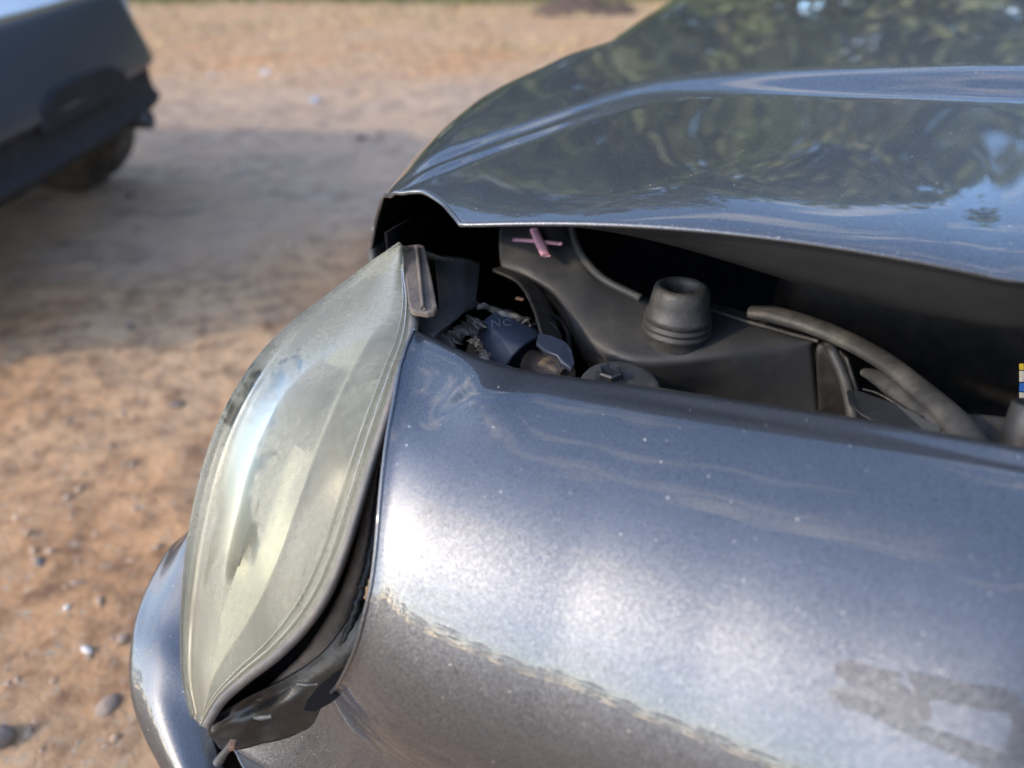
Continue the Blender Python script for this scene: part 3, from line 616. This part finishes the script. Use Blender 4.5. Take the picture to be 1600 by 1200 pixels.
quad('near_apron', lin([[(.0, -.13, .44), (.5, -.14, .44), (1.1, -.14, .44)], [(.02, -.10, .77), (.5, -.11, .80), (1.1, -.12, .83)]]), M['void'], (0, 1, 0))
# engine cover, barely lit
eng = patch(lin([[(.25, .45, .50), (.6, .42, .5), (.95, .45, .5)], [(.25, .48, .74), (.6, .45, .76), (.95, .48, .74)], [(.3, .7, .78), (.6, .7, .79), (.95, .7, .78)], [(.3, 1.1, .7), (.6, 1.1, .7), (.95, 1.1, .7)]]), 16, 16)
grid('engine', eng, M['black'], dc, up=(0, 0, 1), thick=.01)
# washer tank / moulded cover with pink cross
tk = [[W(782, 352, .80), W(835, 350, .803), W(880, 350, .803), W(908, 392, .795), W(945, 432, .785), W(1003, 462, .775), W(1090, 470, .772), W(1180, 492, .768), W(1278, 530, .762)],
      [W(780, 372, .80), W(830, 380, .803), W(884, 385, .80), W(912, 425, .79), W(945, 470, .775), W(1003, 505, .765), W(1090, 510, .765), W(1180, 508, .766), W(1274, 533, .762)],
      [W(782, 412, .785), W(828, 425, .785), W(872, 448, .778), W(895, 490, .765), W(930, 535, .753), W(990, 556, .752), W(1090, 553, .757), W(1180, 536, .762), W(1270, 537, .761)],
      [W(790, 425, .77), W(828, 440, .77), W(868, 470, .76), W(905, 540, .735), W(950, 580, .72), W(1010, 585, .73), W(1095, 580, .735), W(1180, 572, .74), W(1272, 560, .745)],
      [W(800, 432, .74), W(838, 452, .73), W(880, 500, .71), W(925, 580, .68), W(970, 615, .67), W(1030, 630, .67), W(1100, 635, .672), W(1180, 645, .675), W(1280, 660, .675)]]
tank = grid('washer_tank', patch(tk, 90, 60), M['tank'], dc, up=(0, -.5, 1), thick=.003)
# side face of the tank, with its recessed rib
quad('tank_side', [[W(1278, 530, .762), W(1300, 541, .765), W(1322, 560, .765)], [W(1275, 560, .745), W(1310, 590, .73), W(1340, 620, .73)], [W(1280, 660, .675), W(1320, 672, .67), W(1362, 684, .67)]], M['black'])
tube('tank_rib', [W(1296, 540, .768), W(1318, 590, .745), W(1330, 640, .72), W(1336, 690, .70)], .0055, M['tank'], dc, res=14)
tube('seam_line', [W(1085, 474, .775), W(1150, 497, .772), W(1230, 520, .768), W(1278, 533, .766)], .0022, M['hose'], tank, res=16, n=8)
tube('shoulder_bead', [W(893, 352, .805), W(905, 392, .80), W(940, 434, .79), W(1001, 466, .78)], .0045, M['tank'], tank, res=20, n=10)
# pink cross
def stroke(a, b, z, w, label=None):
    pa, pb = W(*a, z), W(*b, z); return tube('pink_stroke', [pa, (pa + pb) / 2 + np.array([0, 0, .0006]), pb], [w, w * 1.1, w * 1.2, w], M['pink'], tank, n=12, res=14, squash=.2)
cr1 = stroke((801, 374), (878, 381), .8062, .0040); cr2 = stroke((834, 358), (853, 400), .8067, .0050)
# rubber neck
nb = W(1056, 518, .764); nax = np.array([.02, .05, 1.])
prof = [(.0375, -.012), (.0375, 0), (.0400, .002), (.0400, .0062), (.0365, .0072), (.0365, .0092), (.0396, .0102), (.0394, .0142), (.0360, .0152), (.0360, .0172), (.0386, .0182), (.0372, .0255), (.0345, .0285),
        (.0335, .040), (.0318, .052), (.0295, .0575), (.0262, .0595), (.0228, .0585), (.0205, .055), (.019, .046), (.0175, .035), (.0, .034)]
k_ = .88; lathe('rubber_neck', nb, nax, [(r * k_, h * .86) for r, h in prof], M['rubber'], dc, 64, False, False)
# curved tubes
h1 = tube('curved_duct', [W(1172, 487, .785), W(1215, 493, .79), W(1290, 517, .795), W(1370, 557, .80), W(1440, 610, .805), W(1495, 662, .81), W(1530, 715, .81)], [.009, .0115, .011, .0105, .0105, .012, .013], M['hose'], dc, n=20, res=50, squash=.7)
tube('duct_branch', [W(1352, 582, .785), W(1375, 592, .792), W(1420, 630, .797), W(1465, 672, .80), W(1490, 705, .80)], [.005, .008, .0085, .009, .009], M['hose'], dc, n=18, res=40, squash=.8)
strip('dark_plate', [W(x, y, z) for x, y, z in [(1322, 610, .80), (1334, 608, .80), (1352, 614, .80), (1400, 630, .805), (1470, 668, .81), (1462, 690, .80), (1380, 668, .795), (1345, 648, .795), (1326, 630, .797)]], .003, M['flange'], dc)
tube('metal_clip', [W(1348, 608, .802), W(1372, 615, .803), W(1410, 636, .805), W(1440, 652, .807)], .0010, M['foil'], dc, res=16, n=8)
quad('dusty_shelf', [[W(1490, 645, .80), W(1540, 648, .80), W(1600, 655, .80)], [W(1500, 700, .79), W(1560, 705, .79), W(1620, 712, .79)]], M['rubber'])
lathe('black_sleeve', W(1606, 680, .815), (.1, .3, 1), [(.016, -.02), (.0165, .0), (.0155, .022), (.013, .024), (.012, .015), (.010, -.01)], M['black'], dc, 32, False, False)
for y0, y1, mm in ((568, 578, 'yellow'), (579, 597, 'white'), (598, 612, 'blue'), (613, 622, 'white')):
    box('label_sticker', (W(1605, y0, t=.66) + W(1605, y1, t=.66)) / 2, (.0055, (y1 - y0) / 2 / F * .62, .002), M[mm], dc, ax=[rtv, upv, fwv], bev=0)
for k, (x, y) in enumerate([(1399, 668), (1416, 672), (1443, 679), (1447, 681), (1467, 681), (1498, 686)]):
    o = mesh('glass_crumb', rock_verts(.0013 + .0006 * (k == 3), 50 + k, .7) + W(x, y, .848 - .00006 * (1600 - x)), ICO, M['white'], dc, smooth=False)
# wires behind the lamp
tube('wire', [W(838, 500, .775), W(862, 492, .77), W(885, 515, .75), W(893, 560, .72)], .0022, M['black'], dc, res=24, n=8)
tube('wire', [W(828, 508, .78), W(858, 505, .772), W(876, 530, .755), W(880, 580, .72)], .0018, M['rubber'], dc, res=24, n=8)
# bolt with flange
lathe('washer_flange', W(968, 604, .792), (.0, -.1, 1), [(.034, -.004), (.034, .000), (.0325, .0025), (.028, .003), (.020, .0045), (.014, .0045)], M['rubber'], dc, 48, False, True)
lathe('bolt_head', W(952, 592, .797), (.0, -.1, 1), [(.0135, .000), (.0135, .002), (.0105, .003), (.0105, .0085), (.009, .0098), (.004, .0085)], M['bolt'], dc, 6, False, True).data.polygons.foreach_set('use_smooth', [False] * 31)
# headlight top housing and torn foil
grid('lamp_top_housing', patch([[W(676, 398, .80), W(720, 402, .80), W(750, 410, .79), W(800, 430, .78)], [W(683, 440, .80), W(722, 440, .80), W(745, 462, .79), W(790, 480, .775)],
      [W(682, 490, .80), W(718, 490, .795), W(742, 480, .785), W(775, 510, .765)], [W(640, 495, .80), W(676, 528, .79), W(705, 505, .785), W(760, 520, .76)], [W(640, 540, .77), W(680, 560, .76), W(720, 560, .75), W(770, 575, .74)]], 40, 40)[:, :27], M['tank'], dc, thick=.003)
def ragged(name, pts, wdt, m, z, amp=.0022, n=22, seed=3):
    rg = np.random.default_rng(seed); Pm = cr([W(x, y, zz) for (x, y), zz in zip(pts, z)], n)
    T = np.gradient(Pm, axis=0); T /= np.linalg.norm(T, axis=1)[:, None]; S_ = np.cross(T, np.array([0, -.4, 1.])); rows = []
    for f in (-1, -.4, .3, 1): rows.append(Pm + S_ * (wdt * f * (1 + rg.uniform(-.55, .55, n)))[:, None] + rg.normal(0, amp * .35, (n, 3)) * (1 if abs(f) == 1 else .6) + np.array([0, 0, .002 * math.cos(f * 3)]))
    return grid(name, np.array(rows), m, dc, up=(0, -.4, 1), smooth=False, thick=.0008)
ragged('torn_bracket_edge', [(705, 404), (722, 432), (738, 470), (760, 478), (790, 488), (815, 496), (828, 500)], .0035, M['foil'], (.80, .798, .79, .79, .788, .786, .785))
ragged('torn_foil_sheet', [(692, 536), (712, 520), (733, 508), (748, 498)], .010, M['foil'], (.786, .787, .787, .787), seed=8)
ragged('torn_foil_sheet', [(742, 528), (750, 540), (757, 553), (762, 566)], .004, M['foil'], (.800, .80, .80, .797), seed=9, amp=.003)
grid('dark_bracket_arm', patch([[W(770, 420, .79), W(810, 440, .79), W(835, 480, .79), W(850, 530, .78)], [W(800, 410, .77), W(835, 430, .77), W(862, 480, .765), W(880, 540, .76)]], 20, 8), M['black'], dc, thick=.003)
box('red_tag', W(812, 467, .795), (.004, .0015, .001), M['rust'], dc, ax=[A, B, [0, 0, 1]], bev=0)
# dark blue cap (a hollow collar over the bulb) with raised letters
ca = np.array([.62, -.62, -.20]); ca /= np.linalg.norm(ca); cc = W(797, 553, t=.79)
cap = lathe('bulb_cap', cc, ca, [(.010, -.030), (.033, -.030), (.037, -.027), (.0375, .004), (.037, .022), (.036, .024), (.032, .023), (.031, -.02), (.001, -.022)], M['cap'], dc, 56, False, False)
tube('bulb_holder', [W(830, 570, t=.79), W(855, 578, t=.775), W(885, 592, t=.76)], [.016, .015, .014], M['brown'], dc, res=10)
strip('connector_clip', [W(x, y, z) for x, y, z in [(842, 520, .79), (862, 524, .79), (884, 534, .788), (893, 545, .786), (898, 566, .782), (893, 577, .78), (876, 566, .782), (870, 556, .785), (852, 548, .786), (838, 535, .788)]], .005, M['cap'], dc, .001)
M['letter'] = mat('embossed_letter', (.09, .10, .13), .4)
fc = bpy.data.curves.new('embossed_letters', 'FONT'); fc.body = 'NC'; fc.size = .014; fc.extrude = .0004; fc.align_x = 'CENTER'; fc.space_character = 1.1
fo = bpy.data.objects.new('embossed_letters', fc); C.objects.link(fo); fc.materials.append(M['letter'])
from mathutils import Matrix
# place on the collar's visible top: normal towards the camera and up, baseline along the axis
nrm = np.array([0, 0, 1.]) * .75 + (CAM - cc) / np.linalg.norm(CAM - cc) * .6; nrm -= ca * (nrm @ ca); nrm /= np.linalg.norm(nrm)
bx_ = ca * 1.0; by_ = np.cross(nrm, bx_); pos = cc - ca * .008 + nrm * .0377
dg = None
me_l = fo.to_mesh(); bpy.context.view_layer.update()
lm = bpy.data.meshes.new_from_object(fo); bpy.data.objects.remove(fo)
bx2 = (ca * .3 - by_ * .0); R_ = np.stack([np.cos(.9) * bx_ + np.sin(.9) * by_, -np.sin(.9) * bx_ + np.cos(.9) * by_, nrm], 1)
for v in lm.vertices:
    q = R_ @ np.array(v.co) + pos; h = (q - cc) @ ca; rad = (q - cc) - ca * h; rl = np.linalg.norm(rad); v.co = tuple(cc + ca * h + rad / rl * (.0377 + float(v.co[2])))
lo = bpy.data.objects.new('embossed_letters', lm); C.objects.link(lo); lo.parent = cap

# ================================================================ parked car at the back left: its tail faces +x
RX, Y0, Y1 = -1.43, 1.70, 3.52
pc = thing('parked_car', (RX - 2.1, (Y0 + Y1) / 2, 0), 'dark blue car whose tail and bumper show at the top left', 'car')
M['blue_body'] = paint('dark_blue_paint', (.006, .012, .030), 500, .04, .55, .1, .7, .3, .05)
M['skirt'] = mat('bumper_plastic', (.014, .015, .019), .75, dust=(.03, .028, .028), dscale=15, spec=.3, bump=.3, bscale=200)
M['white_body'] = mat('pale_body', (.75, .78, .82), .25, coat=.6)
def plan(v, Rc=.16):
    """inset of the tail at across-position v (0..1), rounded at both corners"""
    y = Y0 + (Y1 - Y0) * v; d = min(y - Y0, Y1 - y); c = .05 * ((v - .5) * 2) ** 2
    if d < Rc: c += Rc - math.sqrt(max(0, Rc ** 2 - (Rc - d) ** 2))
    return c
def loft(name, prof, m, parent, vs=None, thick=.004, dy=0):
    vs = np.concatenate([[0, .004, .012, .025, .045, .07], np.linspace(.1, .9, 24), [.93, .955, .975, .988, .996, 1]]) if vs is None else vs
    pr = cr(prof, len(prof) * 4)
    P = np.array([[(RX - dx - plan(v), Y0 + (Y1 - Y0) * v, z) for v in vs] for dx, z in pr])
    # carry the ends forwards round the corners
    e0 = P[:, :1].copy(); e1 = P[:, -1:].copy(); e0[:, :, 0] -= .6; e1[:, :, 0] -= .6
    P = np.concatenate([e0, P, e1], 1)
    return grid(name, P, m, parent, up=(1, 0, 0), thick=thick)
loft('rear_bumper', [(.16, .80), (.10, .79), (.075, .755), (.04, .67), (.008, .57), (.004, .53), (.03, .515)], M['blue_body'], pc)
loft('lower_valance', [(.030, .52), (.035, .47), (.026, .42), (.014, .405), (.010, .39)], M['skirt'], pc)
loft('bumper_skirt', [(.012, .392), (.022, .375), (.035, .36), (.06, .345), (.13, .34)], M['skirt'], pc)
# recessed number-plate bay, arched
bay = [(RX + .004 - plan(.5 + x / 1.7) - d, (Y0 + Y1) / 2 + x + .12, z) for x, z, d in [(-.33, .50, .0), (-.30, .56, .0), (-.2, .60, .0), (0, .61, .0), (.2, .60, .0), (.30, .56, .0), (.33, .50, .0)]]
strip('plate_recess', [np.array(p) for p in bay], .012, M['skirt'], pc, .003)
# deck, glass, roof
secs = []
for dx, zt, hw in ((.15, .785, .0), (.22, .83, .03), (.34, .955, .04), (.62, .985, .05), (1.3, 1.33, .14), (1.6, 1.40, .17), (2.6, 1.42, .17), (3.3, 1.0, .06), (4.1, .88, .05), (4.25, .7, .08)):
    row = [(Y0 + .0, .32), (Y0 - .02, .6), (Y0 + .02 + hw * .3, .82 if zt > .83 else zt - .01), (Y0 + .1 + hw, zt - .03), (Y0 + .3 + hw, zt), ((Y0 + Y1) / 2, zt + .015), (Y1 - .3 - hw, zt), (Y1 - .1 - hw, zt - .03), (Y1 - .02 - hw * .3, .82 if zt > .83 else zt - .01), (Y1 + .02, .6), (Y1, .32)]
    secs.append([(RX - dx, y, z) for y, z in row])
secs = np.array(secs)
P = cr(np.transpose(cr(secs, 70), (1, 0, 2)), 60); P = np.transpose(P, (1, 0, 2)) if False else P
body = grid('body', P, M['white_body'], pc, up=(0, 0, 1), thick=.004)
grid('rear_window', np.array([[(RX - dx + .02, (Y0 + Y1) / 2 + y * k, z) for y in np.linspace(-.6, .6, 8)] for dx, z, k in ((.68, 1.03, 1.05), (.95, 1.18, 1.0), (1.25, 1.335, .92))]), M['glass'], pc, up=(1, 0, 1), thick=.004)
for yy in (Y0 + .12, Y1 - .12):
    wheel((RX - .52, yy, .30), (0, -1 if yy < 2.5 else 1, 0), .30, pc); wheel((RX - 3.3, yy, .30), (0, -1 if yy < 2.5 else 1, 0), .30, pc)
tube('exhaust_tip', [(RX - .20, Y1 - .33, .345), (RX - .02, Y1 - .33, .345)], .032, M['bolt'], pc, n=24, caps=False).modifiers.new('w', 'SOLIDIFY').thickness = .003
tube('trunk_lip', [(RX - .115 - plan(v), Y0 + (Y1 - Y0) * v, .795) for v in np.linspace(.06, .94, 30)], .008, M['chrome'], pc, n=10)
box('underbody', (RX - 2.3, (Y0 + Y1) / 2, .34), (1.5, .66, .05), M['void'], pc, bev=.02)

# ================================================================ low dark mound at the far edge
mp_ = W(915, 8, 0.05)
Vm = []; 
for j in range(13):
    for i in range(31):
        u = i / 30 * 2 - 1; v = j / 12 * 2 - 1; x = mp_[0] + u * .62; y = mp_[1] + v * .4
        h = .16 * max(0, 1 - u * u) * max(0, 1 - v * v) * (1 + 1.2 * vnoise(np.array([x]), np.array([y]), 6, 9)[0]) - .02
        Vm.append((x, y, gzp(x, y) + h))
M['mound'] = mat('dark_mound', (.06, .04, .03), .95, var=(.12, .075, .05), vscale=10, bump=1, bscale=40)
tag(mesh('low_mound', Vm, [(j * 31 + i, j * 31 + i + 1, j * 31 + i + 32, j * 31 + i + 31) for j in range(12) for i in range(30)], M['mound']), 'low dark mound at the far edge beside the hood', 'soil heap')

# ================================================================ trees: mirrored in the hood
def leaf_mat(name, a, b):
    m = mat(name, a, .55, var=b, vscale=.9, spec=.3); t = m.node_tree; p = t.nodes['Principled BSDF']
    return m
M['bark'] = mat('bark', (.16, .12, .09), .9, var=(.09, .07, .05), vscale=6, bump=1, bscale=10)
leafs = [leaf_mat('leaf_olive', (.17, .20, .07), (.22, .23, .09)), leaf_mat('leaf_dark', (.10, .15, .05), (.16, .21, .08)), leaf_mat('leaf_pale', (.20, .21, .09), (.26, .25, .12))]
def make_tree(seed, h, m):
    rg = np.random.default_rng(seed); t = thing('tree', (0, 0, 0), 'leafy tree of the wood mirrored in the hood', 'tree', 'trees mirrored in the hood')
    tube('trunk', [(0, 0, -.3), (.1, .05, h * .3), (-.1, .1, h * .6), (0, 0, h * .85)], [.28, .22, .15, .04], M['bark'], t, n=10, res=12)
    Vv = []; Fv = []
    cl = []
    for k in range(70):
        a = rg.uniform(0, 6.28); zz = rg.uniform(.12, 1.0); rr = (.30 * h) * math.sqrt(max(.05, 1 - ((zz - .5) / .58) ** 2)) * math.sqrt(rg.random())
        cl.append((math.cos(a) * rr, math.sin(a) * rr, zz * h, rg.uniform(.5, 1.15)))
    cl = np.repeat(np.array(cl), 75, 0); n = len(cl); d = rg.normal(0, 1, (n, 3)); d /= np.linalg.norm(d, axis=1)[:, None]
    c = cl[:, :3] + d * (cl[:, 3] * rg.random(n) ** .4)[:, None] * np.array([1, 1, .7]); sz = rg.uniform(.10, .24, n)[:, None]
    u = rg.normal(0, 1, (n, 3)); u /= np.linalg.norm(u, axis=1)[:, None]; v = np.cross(u, d); v /= np.maximum(.1, np.linalg.norm(v, axis=1))[:, None]
    Vv = np.stack([c - u * sz, c + v * sz * .5, c + u * sz, c - v * sz * .5], 1).reshape(-1, 3); Fv = np.arange(n * 4).reshape(-1, 4).tolist()
    mesh('crown', Vv, Fv, m, t, smooth=False); return t
protos = [make_tree(11, 10.5, leafs[0]), make_tree(12, 12.0, leafs[1]), make_tree(13, 9.5, leafs[2])]
spots = []
for k in range(44):
    a = -48 + k * 2.9 + rng.uniform(-1, 1); d = rng.uniform(17, 22) if k % 2 else rng.uniform(22, 30); spots.append((math.sin(math.radians(a)) * d, math.cos(math.radians(a)) * d))
for k, a in enumerate(np.arange(90, 300, 3.6)):
    d = rng.uniform(48, 62); spots.append((math.sin(math.radians(a)) * d, math.cos(math.radians(a)) * d))
for k, (x, y) in enumerate(spots):
    p = protos[k % 3]
    if k < 3: o = p
    else:
        o = p.copy(); C.objects.link(o)
        for ch in p.children: c2 = ch.copy(); C.objects.link(c2); c2.parent = o
    az_ = math.degrees(math.atan2(x, y))
    o.location = (x, y, 0); o.rotation_euler = (0, 0, k * 1.7); o.scale = [rng.uniform(.75, 1.25) * (.78 if 19 < az_ < 60 else .55 if -170 < az_ < -55 else 1)] * 3

# ================================================================ the person taking the photograph, mirrored in the fender
M['shirt'] = mat('dark_shirt', (.035, .04, .05), .85, var=(.05, .055, .065), vscale=9, bump=.4, bscale=60)
M['jeans'] = mat('blue_jeans', (.05, .07, .12), .9, bump=.4, bscale=80)
M['skin'] = mat('skin', (.42, .24, .16), .5)
M['hair'] = mat('dark_hair', (.02, .015, .012), .6, bump=1, bscale=120)
M['shoe'] = mat('shoe', (.03, .03, .03), .6)
M['phone'] = mat('phone_black', (.01, .01, .012), .1)
jn = {}; V = []; R_ = []; E_ = []
def J(n, p, r, par=None):
    jn[n] = len(V); V.append(p); R_.append(r)
    if par: E_.append((jn[par], jn[n]))
px_, py_ = .27, -.44
J('pelvis', (px_, py_, .92), .145); J('waist', (px_, py_ + .03, 1.04), .165, 'pelvis'); J('chest', (px_, py_ + .10, 1.22), .195, 'waist'); J('collar', (px_, py_ + .16, 1.36), .09, 'chest')
J('neck', (px_, py_ + .20, 1.43), .055, 'collar'); J('jaw', (px_, py_ + .25, 1.49), .070, 'neck'); J('head', (px_, py_ + .265, 1.57), .092, 'jaw'); J('crown', (px_, py_ + .25, 1.645), .070, 'head')
for sd, nm in ((-1, 'l'), (1, 'r')):
    hx = .05 + sd * .088
    J('sh' + nm, (px_ + sd * .17, py_ + .14, 1.32), .062, 'collar'); J('el' + nm, (px_ + sd * .20, py_ + .14, 1.08), .055, 'sh' + nm); J('fa' + nm, (hx + sd * .09, -.17, 1.07), .036, 'el' + nm)
    J('wr' + nm, (hx + sd * .03, -.10, 1.10), .026, 'fa' + nm); J('pa' + nm, (hx + sd * .012, -.055, 1.115), .026, 'wr' + nm)
    for k, (dz, ln) in enumerate(((.022, .9), (.006, 1.0), (-.010, .95), (-.025, .8))):
        a, b, c = 'f%d%s' % (k, nm), 'g%d%s' % (k, nm), 'h%d%s' % (k, nm)
        J(a, (hx + sd * .022, -.035, 1.115 + dz), .0095, 'pa' + nm); J(b, (hx + sd * .012, -.014 + .006 * ln, 1.120 + dz), .0085, a); J(c, (hx - sd * .006, -.009 + .004 * ln, 1.122 + dz), .0075, b)
    J('t0' + nm, (hx - sd * .004, -.055, 1.105), .012, 'pa' + nm); J('t1' + nm, (hx - sd * .022, -.040, 1.125), .0095, 't0' + nm); J('t2' + nm, (hx - sd * .028, -.030, 1.140), .008, 't1' + nm)
    J('hi' + nm, (px_ + sd * .09, py_, .86), .098, 'pelvis'); J('kn' + nm, (px_ + sd * .12, py_ + .05, .48), .060, 'hi' + nm); J('an' + nm, (px_ + sd * .13, py_ - .02, .09), .042, 'kn' + nm)
    J('he' + nm, (px_ + sd * .13, py_ - .02, .045), .044, 'an' + nm); J('to' + nm, (px_ + sd * .15, py_ + .16, .035), .034, 'he' + nm)
me = bpy.data.meshes.new('body'); me.from_pydata(V, E_, []); po = bpy.data.objects.new('body', me); C.objects.link(po)
sk = po.modifiers.new('skin', 'SKIN'); sk.use_smooth_shade = True
for i, r in enumerate(R_): me.skin_vertices[0].data[i].radius = (r, r * (.78 if i < 4 else 1))
me.skin_vertices[0].data[0].use_root = True
po.modifiers.new('sub', 'SUBSURF').levels = 2
bpy.context.view_layer.update()
bm_ = bpy.data.meshes.new_from_object(po.evaluated_get(bpy.context.evaluated_depsgraph_get())); bpy.data.objects.remove(po)
pt = thing('person', (px_, py_, 0), 'person in dark shirt and blue jeans holding a phone over the fender', 'person')
body_p = bpy.data.objects.new('body', bm_); C.objects.link(body_p); attach(body_p, pt)
bm_.materials.clear()
for k in ('shirt', 'skin', 'jeans', 'shoe', 'hair'): bm_.materials.append(M[k])
for f in bm_.polygons:
    c = f.center; f.use_smooth = True
    if c.y > -.14: f.material_index = 1
    elif c.z > 1.42:
        f.material_index = 4 if (c.z > 1.61 or (c.y < py_ + .24 and c.z > 1.47)) else 1
    elif c.z < .10: f.material_index = 3
    elif c.z < .96: f.material_index = 2
M['eye'] = mat('eye_white', (.7, .68, .66), .2)
hc = np.array([px_, py_ + .265, 1.56])
for sd in (-1, 1):
    lathe('eye', hc + [sd * .032, .082, .005], (0, 1, -.2), [(.001, .012), (.008, .009), (.011, .002), (.010, -.004)], M['eye'], pt, 16); lathe('iris', hc + [sd * .032, .094, .003], (0, 1, -.2), [(.0045, 0), (.003, .0015), (.0005, .002)], M['hair'], pt, 12)
    tube('ear', [hc + [sd * .088, -.01, .02], hc + [sd * .098, -.018, 0], hc + [sd * .088, -.008, -.028]], [.006, .010, .006], M['skin'], pt, res=8)
    tube('eyebrow', [hc + [sd * .018, .092, .026], hc + [sd * .034, .092, .031], hc + [sd * .050, .082, .026]], [.002, .004, .002], M['hair'], pt, res=8)
tube('nose', [hc + [0, .088, .018], hc + [0, .104, -.008], hc + [0, .107, -.022], hc + [0, .09, -.030]], [.006, .009, .012, .006], M['skin'], pt, res=10)
M['lip'] = mat('lips', (.35, .13, .11), .5); tube('mouth', [hc + [-.024, .074, -.050], hc + [0, .084, -.049], hc + [.024, .074, -.050]], [.002, .006, .002], M['lip'], pt, res=10)
ph_ = box('phone', (CAM + rtv * .05 - fwv * .010 - upv * .022), (.078, .038, .0040), M['phone'], None, ax=[rtv, upv, fwv], bev=.003)
tag(ph_, 'black phone held level in both hands by the person at the fender', 'phone')
